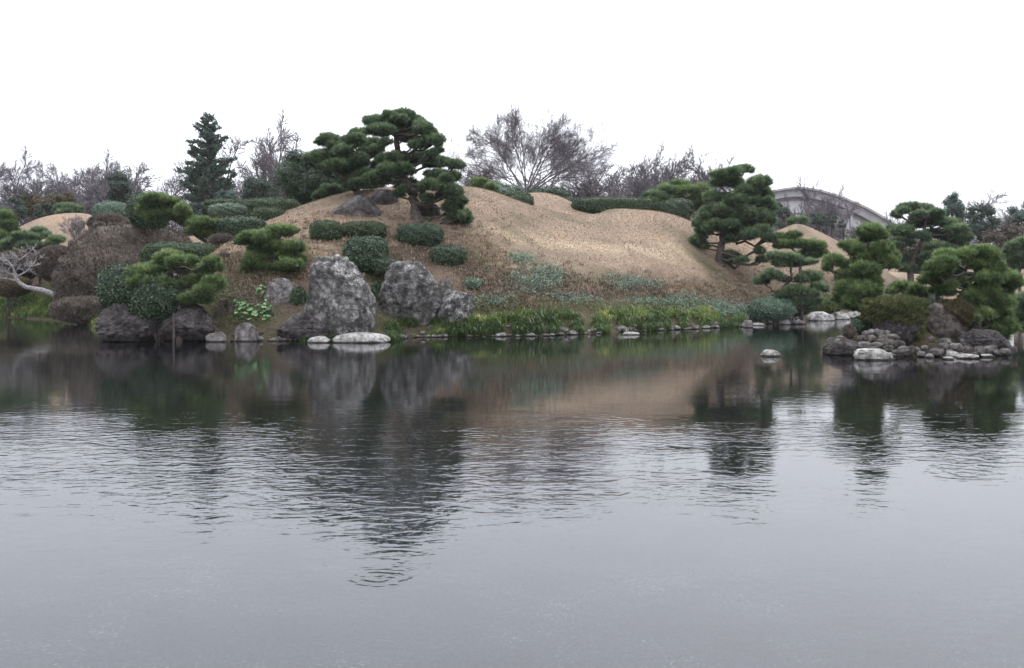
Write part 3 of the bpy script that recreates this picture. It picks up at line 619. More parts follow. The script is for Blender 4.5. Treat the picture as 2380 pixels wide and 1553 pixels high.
def rock(name, label, box, Y=None, mt='boulder', seed=1, cat='rock', group=None, sub=5, prof=None, deep=.7, cuts=7, amp=.10, sink=.25, flat=.0, exp=2.6, front=True):
    """box in px; Y = distance of the front foot"""
    x0, x1, y0, y1 = box; rng = np.random.default_rng(seed * 13 + 5); xm = (x0 + x1) / 2
    if Y is None: Y = hit(xm, y1)[1]
    hwp = (x1 - x0) / 2 * Y / F_PX; Yc = Y + hwp * deep * (.75 if front else 0); k = Yc / F_PX
    hw = (x1 - x0) / 2 * k; bot = P(xm, y1, Y)[2]; top = P(xm, y0, Yc)[2]; c = np.array([P(xm, 0, Yc)[0], Yc, bot]); H = top - bot
    V, F = ICO[sub]; d = V.copy(); e = exp; q = d * ((np.abs(d) ** e).sum(1) ** (-1 / e))[:, None]
    for i in range(cuts):
        n = rdir(1, rng)[0]; n[2] *= .6; n /= np.linalg.norm(n); dist = rng.uniform(.72, .93); s = q @ n - dist; q = q - np.outer(np.clip(s, 0, None) * .85, n)
    q[:, 0] = (q[:, 0] - q[:, 0].min()) / np.ptp(q[:, 0]) * 2 - 1
    nn = np.array([mnoise.fractal(Vector((v * 1.6 + seed * 7.1).tolist()), .9, 2.1, 5) for v in V]); n2 = np.array([mnoise.noise(Vector((v * 7.0 + seed).tolist())) for v in V]) if sub > 2 else nn * 0
    if sub > 3: rd = np.array([mnoise.ridged_multi_fractal(Vector((v * [2.6, 2.6, 3.8] + seed * 3.3).tolist()), 1.0, 2.1, 5, 1.0, 2.0) for v in V]); nn = .55 * nn - .45 * (rd - rd.mean())
    q = q * (1 + amp * nn + amp * .35 * n2)[:, None]
    z = q[:, 2]; hi = z.max(); lo = z.min()
    t = (z - lo) / (hi - lo)                       # 0..1, buried share = sink
    zz = (t - sink) / (1 - sink) * H
    if prof:
        ts = [p[0] for p in prof]; tl = np.clip(zz / H, 0, 1); xl = np.interp(tl, ts, [p[1] for p in prof]); xr = np.interp(tl, ts, [p[2] for p in prof])
        # section half-width of the rounded body at this height
        tb = np.linspace(0, 1, 15); hi_ = np.array([q[np.abs(t - a_) < .06, 0].max() for a_ in tb]); lo_ = np.array([q[np.abs(t - a_) < .06, 0].min() for a_ in tb])
        h1, l1 = np.interp(t, tb, hi_), np.interp(t, tb, lo_); u = (q[:, 0] - (h1 + l1) / 2) / np.maximum((h1 - l1) / 2, .25) * (1 - .10 * np.clip((t - .86) / .14, 0, 1) ** 2)
        X = ((xl + xr) / 2 + u * (xr - xl) / 2 - .5) * 2 * hw
        Yq = q[:, 1] * hw * deep * (.55 + .45 * (xr - xl))
    else: X = q[:, 0] * hw; Yq = q[:, 1] * hw * deep
    o = link(name, mesh(name, np.stack([X, Yq, zz], 1), F, M[mt], smooth=True), None, c); tag(o, label, cat, group); return o

# ================================================================== THE PLACE
# ---------------- gymnasium with the arched roof, far behind
def gym():
    Y = 150.; arc = [(1560, 590), (1600, 548), (1650, 505), (1700, 474), (1750, 455), (1800, 443), (1850, 436.5), (1895, 441), (1945, 455), (2000, 477), (2040, 498), (2075, 521), (2112, 550), (2150, 590)]
    def cr(p, n=6):      # Catmull-Rom through the roof points
        p = np.array([p[0]] + p + [p[-1]], float); o = []
        for i in range(1, len(p) - 2):
            for t_ in np.arange(n) / n:
                a, b, c, d = p[i - 1], p[i], p[i + 1], p[i + 2]; o.append(.5 * (2 * b + (c - a) * t_ + (2 * a - 5 * b + 4 * c - d) * t_ ** 2 + (3 * b - a - 3 * c + d) * t_ ** 3))
        return [tuple(q) for q in o] + [tuple(p[-1])]
    arc = cr([a for a in arc if a[0] != 1850 or True]); A = np.array([P(x, y, Y) for x, y in arc]); cx_, cz_ = P(1850, 640, Y)[0], P(1850, 640, Y)[2]
    root = empty('gymnasium', (cx_, Y, 3.2), 'large grey hall with a curved arched roof far behind the right hand mound', 'building'); o0 = np.array([cx_, Y, 3.2])
    def inner(s): B = A.copy(); B[:, 0] = cx_ + (A[:, 0] - cx_) * s; B[:, 2] = cz_ + (A[:, 2] - cz_) * s; return B
    def mt(name, c1, c2, sc=.4):
        m, t, b, o = mat(name); g = N(t, 'ShaderNodeNewGeometry'); mp = N(t, 'ShaderNodeMapping'); mp.inputs['Scale'].default_value = (1, .3, .25); t.links.new(g.outputs['Position'], mp.inputs[0])
        n = N(t, 'ShaderNodeTexNoise', i_Scale=sc, i_Detail=6.); t.links.new(mp.outputs[0], n.inputs['Vector']); r = ramp(t, n.outputs['Fac'], [(.35, c1), (.65, c2)]); t.links.new(r.outputs[0], b.inputs['Base Color']); b.inputs['Roughness'].default_value = .8; return m
    roofm = mt('roof_sheet', (.22, .225, .245), (.29, .295, .32)); wallm = mt('gable_concrete', (.40, .41, .44), (.48, .49, .52)); lightm = mt('gable_light', (.42, .43, .46), (.52, .53, .56)); darkm = mt('canopy_dark', (.24, .24, .26), (.29, .29, .31))
    def slab(name, B, C, y0, y1, m):    # strip between two arcs, with depth
        n = len(B); V = []
        for Q, yy in ((B, y0), (C, y0), (C, y1), (B, y1)): V += [(q[0], yy, q[2]) for q in Q]
        F = []
        for k in range(4):
            for i in range(n - 1): F.append((k * n + i, k * n + i + 1, ((k + 1) % 4) * n + i + 1, ((k + 1) % 4) * n + i))
        return link(name, mesh(name, np.array(V) - o0, np.array(F), m), root)
    slab('roof', A, inner(.90), Y, Y + 60, roofm)
    slab('roof_edge', inner(1.006), inner(.985), Y - .5, Y - .02, darkm)
    B = inner(.898); base = np.array([[q[0], q[1], 2.0] for q in B]); slab('gable_wall', B, base, Y + 1.6, Y + 2.2, wallm)
    C_, D_ = inner(.86), inner(.72); D2 = D_.copy(); slab('gable_panel', C_, D2, Y + 1.2, Y + 1.58, lightm)
    def bxx(name, x0, x1, y0, y1, ya, yb, m):
        p, q = P(x0, y1, Y), P(x1, y0, Y); V = [(x, y, z) for x in (p[0], q[0]) for y in (ya, yb) for z in (p[2], q[2])]
        F = [(0, 1, 3, 2), (4, 6, 7, 5), (0, 4, 5, 1), (2, 3, 7, 6), (0, 2, 6, 4), (1, 5, 7, 3)]; return link(name, mesh(name, np.array(V) - o0, np.array(F), m), root)
    bxx('canopy', 1868, 1986, 488, 497, Y + .3, Y + 1.1, roofm); bxx('canopy_fascia', 1867, 1987, 487, 490, Y + .1, Y + .28, darkm)
    bxx('column', 1980, 1985, 497.2, 600, Y + .5, Y + 1.05, roofm)
    for x in (1885, 1905, 1940, 1958): bxx('window', x, x + 14, 505, 545, Y + 1.0, Y + 1.15, darkm)
gym()

# ---------------- bare trees
RMIN = .0105
std = [(.15, .4, 4.2), (.4, 2.2, 4.2), (.5, 4.4, 4.0), (.8, 0.1, 3.8), (.8, 3.3, 3.8), (1.05, 5.8, 3.2), (1.1, 2.8, 3.2)]
BT = [bare_meshes(11, std, (8, 7, 6, 6), .02, .62, .13), bare_meshes(23, std[:6] + [(.9, 1.2, 3.)], (8, 7, 6, 6), .03, .6, .12), bare_meshes(31, [(.1, 0, 5.2), (.35, 3.0, 4.6), (.5, .5, 4.4), (.9, .1, 4.), (.95, 3.2, 4.)], (10, 7, 6, 6), .03, .6, .14)]
zel = [(t, a, L) for t, a, L in ((-1.25, .15, 7.2), (-1.0, .3, 7.0), (-.78, -.3, 7.6), (-.5, .4, 7.4), (-.28, -.6, 7.0), (-.05, .2, 7.0), (.2, .5, 6.9), (.42, -.5, 7.2), (.62, .2, 7.5), (.85, -.2, 7.8), (1.02, .35, 8.4), (1.2, -.1, 8.8), (1.36, .2, 8.4))]
RMIN = .0115
ZK = bare_meshes(46, zel, (11, 8, 7, 5), .02, .62, .095, 1.0, (.95, 1.05))
RMIN = .012
far = 'leafless trees in the far background row'
place_bare('large leafless spreading tree with many fanned limbs above the crest', ZK, (1062, 1432, 258, 0), 92, basey=452, wide=0)
for lb, ms, bx, Y in (('leafless tree at the far left edge behind the left mound', BT[0], (-50, 75, 390, 0), 112),
    ('leafless tree second from the left edge behind the left mound', BT[1], (45, 160, 388, 0), 116),
    ('leafless tree directly behind the left mound, left of the dark conical evergreen', BT[2], (130, 255, 386, 0), 110),
    ('pale leafless tree rising behind the dark conical evergreen', BT[1], (225, 330, 392, 0), 128),
    ('leafless tree between the dark conical evergreen and the tall conifer', BT[0], (275, 425, 388, 0), 120),
    ('leafless tree just right of the tall conifer', BT[2], (545, 640, 352, 0), 105),
    ('leafless tree left of the big dome of evergreen foliage', BT[1], (590, 720, 320, 0), 108),
    ('dense leafless tree under the right side of the large spreading tree', BT[0], (1290, 1450, 385, 0), 104),
    ('low leafless tree under the left side of the large spreading tree', BT[1], (1040, 1160, 420, 0), 106),
    ('small leafless tree just right of the large spreading tree', BT[1], (1425, 1530, 376, 0), 112),
    ('rounded leafless tree left of the tall pine on the right slope', BT[2], (1505, 1650, 362, 0), 108),
    ('leafless tree mostly hidden behind the tall pine on the right slope', BT[0], (1620, 1720, 440, 0), 112),
    ('leafless tree standing in front of the arched hall', BT[2], (1795, 1905, 420, 0), 118),
    ('thin leafless tree right of centre before the arched hall', BT[1], (1860, 1960, 452, 0), 122),
    ('fine leafless tree between the left mound trees, standing further back', BT[2], (60, 200, 396, 0), 132),
    ('fine leafless tree behind the hedges, left of the tall conifer', BT[2], (330, 450, 402, 0), 130),
    ('fine leafless tree at the left, in front of the pale one', BT[0], (180, 290, 398, 0), 124),
    ('broad leafless tree behind the left end of the long flat topped hedge', BT[2], (1370, 1500, 400, 0), 118),
    ('broad leafless tree behind the middle of the long flat topped hedge', BT[1], (1470, 1590, 385, 0), 122),
    ('leafless tree rising behind the low yellowish pine', BT[0], (1570, 1680, 372, 0), 116),
    ('small leafless tree between the arched hall and the far bank pine', BT[2], (2010, 2100, 500, 0), 118),
    ('leafless tree at the far right edge of the photo', BT[0], (2330, 2440, 452, 0), 112)):
    place_bare(lb, ms, bx, Y, far, wide=.35 if 'hall' in lb else 1.0)
place_bare('small leafless bush in front of the left mound', BT[1], (145, 225, 505, 0), 60, basey=570, name='bare_bush', cat='shrub', wide=0)

# ---------------- far evergreens
conifer('conifer', 'tall ragged blue green conifer standing alone left of centre', 484, 268, 478, 92, 84, 3, power=.8, nb=84)
broad_tree('evergreen_tree', 'dark conical evergreen between leafless trees on the left', (243, 318, 392, 500), 92, 'fargreen', 5, 30, .36)
broad_tree('evergreen_tree', 'bronze green rounded tree behind the left mound', (48, 125, 446, 510), 84, 'redbush', 6, 24)
broad_tree('evergreen_tree', 'bronze green tree behind the top of the left mound', (105, 182, 446, 500), 86, 'redbush', 7, 22)
broad_tree('evergreen_tree', 'dark blue green narrow tree at the left edge', (16, 62, 448, 530), 78, 'fargreen', 8, 24)
broad_tree('evergreen_tree', 'dark tree cut by the left edge of the photo', (-40, 24, 464, 560), 76, 'pine_far', 9, 20)
broad_tree('evergreen_tree', 'blue green bush between the bronze trees and the left mound', (78, 140, 470, 515), 76, 'fargreen', 10, 16)
broad_tree('evergreen_tree', 'low dark tree left of the big dome of foliage', (556, 650, 412, 475), 72, 'fargreen', 12, 22)
broad_tree('evergreen_tree', 'low green tree behind the clipped hedges left of the crest', (480, 560, 442, 490), 74, 'pine_far', 13, 18)
broad_tree('evergreen_tree', 'big dark dome of evergreen foliage behind the leaning pine', (640, 830, 338, 505), 56, 'camellia', 14, 60, .26, 1.1, bottom=-.9)
broad_tree('evergreen_tree', 'dark evergreen foliage behind the main pine', (790, 950, 380, 470), 58, 'camellia', 15, 36, .28)
broad_tree('evergreen_tree', 'dark narrow evergreen just right of the tall slope pine', (1790, 1842, 455, 570), 92, 'fargreen', 16, 22)
broad_tree('evergreen_tree', 'small dark evergreen left under the arched hall', (1880, 1925, 490, 530), 105, 'fargreen', 17, 12)
broad_tree('evergreen_tree', 'small dark evergreen in the middle under the arched hall', (1920, 1948, 494, 540), 104, 'fargreen', 18, 12)
broad_tree('evergreen_tree', 'small dark evergreen right under the arched hall', (1946, 1972, 504, 560), 103, 'fargreen', 19, 12)
broad_tree('columnar_tree', 'narrow columnar evergreen behind the far bank pine', (2192, 2238, 434, 560), 98, 'pine_far', 20, 30, .5, .8)
broad_tree('evergreen_tree', 'broad pointed evergreen right of the narrow columnar tree', (2244, 2318, 464, 590), 94, 'fargreen', 21, 34, .34)
broad_tree('evergreen_tree', 'dark evergreen at the right edge of the photo', (2328, 2420, 462, 570), 96, 'pine_far', 22, 26)
broad_tree('bare_thicket', 'purple brown leafless thicket at the right edge', (2290, 2440, 512, 600), 88, 'brownbush', 23, 34, .3, .9, cat='thicket')
broad_tree('bare_thicket', 'grey brown leafless thicket behind the far bank pine', (2060, 2190, 540, 640), 86, 'brownbush', 24, 30, .3, .8, cat='thicket')
for i, (lb, bx, Y) in enumerate((('low green scrub along the back of the crest, left stretch', (1068, 1225, 420, 475), 60), ('low green scrub along the back of the crest, right stretch', (1190, 1345, 432, 492), 72), )):
    broad_tree('scrub', lb, bx, Y, 'ivy' if i == 0 else 'camellia', 25 + i, 50, .42, 1., .5, cat='scrub')
for i, (lb, bx) in enumerate((('flat topped mass of dark bushes far left of the tall conifer', (300, 420, 455, 520)), ('dark far bushes between the tall conifer and the hedges', (420, 500, 470, 520)))):
    broad_tree('scrub', lb, bx, 70, 'fargreen', 35 + i, 22, .36, cat='scrub')

# ---------------- clipped shrubs
hill = 'clipped shrubs on the face of the main mound'
shrub('long round clipped hedge at the back left of the main mound', (560, 698, 461, 512), 48.5, 'boxwood', seed=1, deep=.6)
shrub('clipped hedge in front of the long hedge, touching its left end', (585, 662, 483, 524), 46, 'boxwood', seed=2)
shrub('pale leaved clipped shrub left of the stacked hedges', (489, 572, 474, 508), 46, 'box_light', seed=3)
shrub('low clipped hedge behind the pale leaved shrub', (478, 560, 464, 486), 49, 'boxwood', seed=4)
shrub('dark box shaped hedge below the pale leaved shrub', (507, 616, 504, 556), 43, 'camellia', 3.4, seed=5, leaf=.035)
shrub('small brown twiggy mound below the dark box hedge', (485, 545, 544, 576), 42, 'brownbush', 2.2, seed=6, ltype='needle')
shrub('round clipped shrub above and left of the tall boulder', (722, 794, 513, 562), None, 'boxwood', seed=7, group=hill)
shrub('grey green clipped shrub with bare left side below the slab rock', (792, 896, 516, 558), None, 'boxwood', seed=8, group=hill)
shrub('wide dark clipped shrub below the main pine', (924, 1029, 520, 575), None, 'camellia', seed=9, group=hill)
shrub('large drum shaped clipped shrub between the two tall boulders', (800, 902, 551, 632), 37.8, 'camellia', 3.2, seed=10, group=hill, leaf=.04)
shrub('small dark shrub tucked against the drum shaped shrub', (868, 932, 601, 640), 37.4, 'camellia', seed=11, group=hill)
shrub('oval clipped shrub right of the tall boulders', (999, 1083, 572, 620), None, 'camellia', seed=12, group=hill)
shrub('smallest low clipped shrub near the right boulders', (1076, 1123, 647, 674), None, 'box_light', seed=13, group=hill)
shrub('long flat topped hedge behind the second mound', (1330, 1512, 459, 500), 60.5, 'boxwood', 4, seed=14, deep=.3, lumpy=.02)
shrub('short hedge right of the long flat topped hedge', (1490, 1575, 466, 506), 61.5, 'boxwood', seed=15, deep=.5)
shrub('dark clipped ball under the low pines left of the tall slope pine', (1540, 1610, 463, 512), 60, 'camellia', 3, seed=16, deep=.7)
shrub('low dark brown shrub behind the right flank of the second mound', (1585, 1625, 494, 535), 60, 'brownbush', seed=17)
shrub('upper of two clipped hedges on the crest', (1166, 1232, 448, 466), 54, 'boxwood', seed=18, deep=.5)
shrub('lower of two clipped hedges on the crest', (1178, 1240, 454, 487), 53, 'boxwood', seed=19, deep=.6)
shrub('big round dark shrub behind the left cloud pine', (298, 400, 448, 532), 52, 'camellia', 2.4, seed=20, leaf=.045)
shrub('blue green dome shaped shrub right of the left mound', (216, 302, 468, 520), 63, 'ivy', 2.1, seed=21)
shrub('grey brown dome shrub between the left mound and the dark round shrub', (205, 300, 498, 545), 58, 'brownbush', 2.2, seed=22, ltype='needle')
shrub('flat topped clipped shrub above the waterside pine', (333, 500, 564, 625), 39.5, 'boxwood', 3.4, seed=23, deep=.5)
shrub('dark glossy shrub on the left waterside boulder', (230, 348, 616, 722), 33.9, 'camellia', 2.6, seed=24, leaf=.045)
shrub('dark shrub hanging over the gap between the waterside boulders', (300, 432, 636, 748), 33.4, 'camellia', 2.3, seed=25, leaf=.04)
shrub('dark fern like tuft in the gap between the two tall boulders', (858, 902, 655, 742), 36.8, 'boxwood', 2.2, seed=61, lumpy=.12)
shrub('low dark weeds against the left foot of the tallest boulder', (672, 716, 668, 735), 35.2, 'boxwood', 2.2, seed=62, lumpy=.12)
shrub('dark weeds above the low angular boulder at the water', (596, 640, 722, 772), 34.6, 'boxwood', 2.2, seed=63, lumpy=.12)
shrub('brown dry clump on the bank right of the broad waterside boulder', (500, 552, 702, 768), 34.6, 'brownbush', 2.2, seed=64, ltype='needle', lumpy=.12)
az = 'leafless brown azalea domes on the left bank'
shrub('broad brown leafless azalea dome below the left cloud pine', (165, 466, 513, 700), 54, 'brownbush', 2.2, seed=26, group=az, ltype='needle', leaf=.04, lumpy=.06)
shrub('brown leafless azalea dome nearest the inlet', (132, 350, 578, 742), 50, 'brownbush', 2.3, seed=27, group=az, ltype='needle', leaf=.04, lumpy=.06)
shrub('low dark brown azalea strip at the water left of the boulders', (128, 300, 690, 752), 46.6, 'brownbush', 3, seed=28, group=az, ltype='needle')
shrub('reddish brown twiggy shrub behind the white dead branches', (78, 185, 572, 655), 55, 'brownbush', 2.2, seed=29, group=az, ltype='needle')
shrub('brown twiggy shrub at the left edge behind the white dead branches', (-30, 95, 585, 655), 57, 'brownbush', 2.2, seed=30, group=az, ltype='needle')
shrub('rounded brown shrub below the white dead tree', (-20, 70, 640, 690), 55, 'redbush', 2.2, seed=31)
shrub('brown scrubby shrub between small pine and waterside pine', (495, 560, 590, 645), 37.5, 'brownbush', 2.2, seed=32, ltype='needle')
shrub('teal leafy shrub at the waterline below the cloud pruned pine', (1740, 1850, 690, 745), 46, 'ivy', 2.2, seed=33)
shrub('dark low shrub under the cloud pruned pine', (1795, 1895, 668, 735), 48.5, 'camellia', 2.2, seed=34)
shrub('pale green leafy shrub on the far bank left of the island', (1870, 1955, 684, 735), 53, 'weed', 2.2, seed=35)
shrub('grey leafy shrub on the far bank behind the island pine', (1925, 2040, 660, 735), 57, 'weed', 2.2, seed=36)
shrub('small shrub on the far bank seen through the island pine', (2130, 2190, 668, 715), 64, 'box_light', 2.2, seed=37)

# ---------------- pines
tp = conv(R3, 3.916, [(1340, 170, 95, 38), (1220, 195, 80, 35), (1080, 238, 110, 45), (1240, 238, 120, 50), (1440, 240, 125, 48), (1140, 315, 140, 45), (1390, 310, 120, 42), (1530, 300, 80, 50), (1580, 350, 75, 50), (1620, 415, 85, 45), (1400, 400, 80, 40), (1490, 450, 80, 35), (1650, 505, 55, 30),
    (1250, 580, 150, 55), (1440, 590, 140, 60), (1560, 560, 100, 50), (1620, 620, 120, 55), (1810, 635, 80, 40), (1330, 680, 110, 55), (1200, 680, 100, 55), (1660, 735, 130, 50), (1790, 750, 80, 55), (1600, 825, 110, 50), (1790, 860, 90, 50), (1720, 910, 70, 45), (1830, 955, 90, 45), (1550, 940, 60, 35), (1790, 1030, 85, 50), (1890, 1100, 78, 65), (1810, 1090, 55, 45), (1100, 760, 110, 60), (1370, 810, 90, 50), (1290, 900, 60, 35)])
pine('pine_tree', 'tall cloud pruned pine at the top of the main mound', (975, 512), tp, [(965, 490), (962, 455), (950, 430), (930, 400), (926, 350), (922, 320), (905, 295), (935, 265)], None, 'pine', .24, 101, .5)
lp = conv(R3, 3.916, [(930, 350, 85, 42), (850, 400, 70, 40), (680, 420, 140, 50), (910, 435, 115, 55), (1060, 440, 100, 45), (1180, 430, 60, 35), (620, 570, 190, 55), (790, 510, 90, 50), (1040, 520, 110, 50), (850, 600, 130, 65), (960, 590, 80, 55), (700, 640, 90, 40), (900, 710, 130, 60), (980, 800, 120, 55), (860, 800, 100, 55), (1120, 640, 80, 50)])
pine('pine_tree', 'low spreading pine leaning left beside the tall main pine', (838, 454), lp, [(825, 440), (800, 415), (775, 385), (800, 350), (840, 330)], None, 'pine', .17, 102, .45)
pine('pine_tree', 'small rounded pine on the left shoulder of the crest', (762, 470), conv(R3, 3.916, [(610, 900, 75, 40), (680, 860, 70, 40), (760, 880, 60, 35), (590, 960, 60, 35), (650, 950, 50, 30)]), [(762, 460), (760, 445)], 47, 'pine', .06, 103)
pine('pine_tree', 'tiny cloud pine on the scrub behind the crest', (1124, 442), [(1112, 421, 19, 7), (1128, 431, 15, 5), (1141, 434, 16, 7), (1104, 428, 8, 4)], [(1119, 432), (1115, 425)], 51, 'pine_y', .06, 104)
bp_ = conv(R7, 3.915, [(950, 95, 75, 33), (840, 115, 80, 33), (720, 140, 85, 33), (700, 215, 60, 38), (850, 210, 110, 50), (1080, 215, 95, 55), (980, 280, 90, 50), (1120, 280, 60, 42), (1150, 345, 60, 50), (680, 345, 95, 45), (860, 370, 100, 55), (1040, 400, 110, 55), (1170, 430, 60, 50), (640, 480, 85, 48), (560, 570, 80, 48), (760, 470, 90, 50), (800, 540, 110, 55), (960, 500, 110, 55), (1120, 500, 90, 55), (680, 600, 110, 52), (880, 610, 110, 52), (1060, 600, 110, 55), (1190, 560, 50, 40), (590, 650, 75, 38), (860, 690, 100, 42), (1010, 690, 90, 42), (1130, 660, 70, 45), (530, 745, 78, 42), (585, 800, 40, 22), (820, 730, 70, 30), (1180, 720, 60, 35), (830, 885, 90, 38), (930, 920, 50, 25), (850, 940, 40, 20), (1090, 830, 50, 35), (1115, 915, 52, 32)])
pine('pine_tree', 'tall broad pine on the open right slope', (1674, 613), bp_, [(1673, 585), (1678, 560), (1684, 535), (1692, 500), (1700, 470), (1712, 440), (1715, 410), (1722, 392)], None, 'pine', .21, 105, .5)
cs = conv(R7, 3.915, [(1250, 720, 90, 38), (1400, 690, 65, 22), (1340, 730, 80, 25), (1330, 780, 110, 36), (1470, 770, 70, 30), (1590, 795, 110, 48), (1540, 870, 105, 36), (1640, 850, 60, 30)])
pine('pine_tree', 'flat spreading pine in front of the round right mound', (1862, 632), cs, [(1860, 610), (1850, 590), (1840, 575), (1850, 562)], 50.5, 'pine_y', .10, 106, .3)
cl = conv(R7, 3.915, [(1240, 890, 80, 38), (1370, 905, 90, 45), (1290, 945, 80, 32), (1440, 950, 70, 28), (1540, 940, 60, 20), (1190, 1060, 80, 42), (1110, 1110, 72, 32), (1300, 1095, 50, 25), (1470, 1090, 60, 30), (1550, 1070, 100, 45), (1430, 1200, 100, 42), (1620, 1170, 80, 42), (1580, 1225, 50, 25), (1340, 1240, 80, 35), (1470, 1290, 120, 35), (1590, 1300, 60, 30)])
pine('pine_tree', 'cloud pruned pine with separate pads leaning over the water', (1800, 700), cl, [(1808, 683), (1828, 663), (1840, 645), (1838, 625), (1836, 608)], 46, 'pine', .11, 107, .35, fill=0)
rp = conv(R7, 3.915, [(150, 345, 90, 38), (235, 260, 75, 28), (370, 235, 90, 24), (420, 285, 110, 38), (60, 415, 70, 30), (180, 425, 80, 35), (560, 270, 70, 45), (520, 370, 100, 45), (320, 330, 80, 30), (600, 330, 50, 35), (480, 440, 70, 35), (30, 460, 40, 20)])
pine('pine_tree', 'low wide yellowish pine left of the tall slope pine', (1575, 512), rp, [(1572, 490), (1565, 465), (1580, 445)], 63, 'pine_y', .12, 108, .4)
pine('pine_tree', 'low pine touching the right end of the flat hedge', (1530, 500), [(1520, 452, 26, 10), (1550, 440, 24, 9), (1510, 468, 22, 9), (1540, 462, 26, 9), (1500, 480, 18, 8)], [(1530, 480), (1532, 460)], 62, 'pine', .08, 109, .4)
ia = conv(R8, 3.405, [(530, 395, 90, 45), (620, 425, 60, 50), (560, 440, 90, 45), (380, 520, 80, 42), (450, 540, 60, 30), (620, 540, 90, 50), (700, 600, 75, 60), (640, 650, 100, 50), (720, 660, 50, 45), (500, 600, 60, 35), (270, 640, 90, 50), (200, 690, 36, 45), (420, 680, 110, 60), (530, 720, 90, 60), (360, 760, 90, 45), (570, 790, 60, 60), (380, 850, 100, 55), (490, 860, 110, 55), (330, 920, 80, 50), (440, 950, 100, 50), (550, 910, 60, 50), (390, 1000, 80, 35)])
pine('pine_tree', 'pine with stacked rounded pads at the left end of the rock island', (2014, 745), ia, [(2010, 722), (2008, 700), (2012, 668), (2004, 640), (2006, 600), (2016, 570), (2026, 540)], 29.4, 'pine_y', .10, 110, .45, 1.2)
pc = conv(R8, 3.405, [(850, 212, 85, 25), (940, 225, 90, 25), (745, 275, 36, 36), (1060, 258, 60, 25), (920, 285, 70, 25), (1040, 320, 110, 40), (900, 345, 70, 38), (700, 395, 34, 36), (790, 400, 80, 42), (1170, 345, 80, 35), (1220, 395, 90, 40), (1250, 440, 85, 38), (1060, 430, 90, 35), (780, 490, 100, 36), (940, 440, 70, 30), (1180, 500, 110, 40), (1060, 530, 90, 40), (720, 520, 60, 22), (800, 610, 80, 42), (940, 660, 70, 36), (1040, 590, 110, 42), (1150, 570, 80, 35), (830, 700, 60, 24), (960, 710, 60, 25)])
pine('pine_tree', 'wide dark pine on the far bank behind the rock island', (2117, 642), pc, [(2118, 620), (2128, 590), (2145, 560), (2150, 530), (2152, 500), (2140, 480)], 62, 'pine', .22, 111, .5)
ib = conv(R8, 3.405, [(1150, 595, 95, 42), (1090, 680, 100, 55), (1010, 750, 65, 55), (1180, 660, 90, 45), (1210, 730, 80, 45), (1330, 580, 90, 42), (1440, 560, 100, 40), (1510, 590, 70, 36), (1340, 650, 110, 42), (1500, 680, 110, 48), (1280, 800, 80, 45), (1480, 760, 110, 50), (1600, 770, 110, 60), (1680, 800, 60, 55), (1440, 870, 110, 50), (1570, 870, 90, 50), (1340, 920, 90, 55), (1470, 960, 120, 60), (1590, 970, 90, 60), (1400, 1050, 120, 50), (1540, 1060, 110, 55), (1330, 1120, 90, 40), (1480, 1140, 120, 45), (1120, 830, 60, 35), (1580, 1180, 110, 45), (1420, 1200, 120, 45), (1640, 1130, 70, 40), (1300, 1050, 80, 50), (1500, 1240, 100, 35)])
pine('pine_tree', 'big bright green pine on the right half of the rock island', (2268, 762), ib, [(2270, 730), (2274, 700), (2272, 670), (2270, 640), (2268, 610), (2272, 590)], 29.6, 'pine_y', .13, 112, .42, 1.2)
pine('pine_tree', 'thin dark stemmed pine between the two island boulders', (2176, 712), conv(R8, 3.405, [(1060, 870, 60, 30), (1160, 890, 60, 30), (980, 800, 60, 35)]), [(2178, 690), (2186, 665), (2200, 645), (2215, 625)], 29.8, 'pine_y', .08, 113, .3, 1.1)
pine('pine_tree', 'low creeping pine behind the left island boulder', (2085, 700), conv(R8, 3.405, [(800, 850, 90, 42), (900, 865, 70, 50), (720, 880, 50, 25), (850, 910, 60, 30), (960, 900, 50, 40)]), [(2078, 682), (2095, 675)], 30.6, 'pine_y', .06, 114, .3)
pine('pine_tree', 'small pine cut by the right edge of the photo', (2372, 640), [(2360, 570, 22, 9), (2380, 560, 20, 9), (2352, 586, 18, 8), (2372, 590, 22, 9), (2352, 606, 20, 8), (2378, 612, 24, 9), (2395, 580, 20, 9), (2350, 622, 14, 6)], [(2368, 610), (2372, 585), (2378, 570)], 68, 'pine', .12, 115, .4)
pine('pine_tree', 'dark low pine at the right end behind the island', (2400, 770), [(2365, 700, 26, 16), (2395, 690, 30, 18), (2370, 725, 30, 16), (2400, 735, 30, 20), (2360, 748, 22, 12), (2385, 760, 26, 12)], [(2395, 740), (2385, 710)], 33, 'pine', .08, 116, .4)
l1 = [(368, 462, 42, 12), (398, 472, 28, 12), (352, 480, 26, 12), (385, 492, 50, 16), (425, 485, 20, 14), (440, 510, 26, 10), (470, 516, 32, 12), (500, 522, 20, 12), (455, 534, 30, 10), (485, 545, 20, 8)]
pine('pine_tree', 'cloud pine on the left bank with trunk slanting up to the left', (512, 582), l1, [(490, 568), (462, 552), (435, 530), (405, 512), (380, 502), (370, 480)], 43, 'pine_y', .10, 117, .35)
l2 = conv(R2, 4.606, [(900, 355, 150, 62), (1000, 400, 110, 50), (650, 530, 190, 62), (790, 570, 110, 50), (980, 470, 150, 65), (1130, 400, 80, 40), (1360, 400, 80, 35), (1330, 480, 140, 62), (1100, 620, 90, 62), (1060, 700, 90, 50), (1290, 600, 110, 62), (1430, 625, 75, 75), (1300, 700, 120, 60), (760, 450, 60, 38), (600, 630, 120, 55), (850, 650, 110, 50), (1180, 740, 100, 50)])
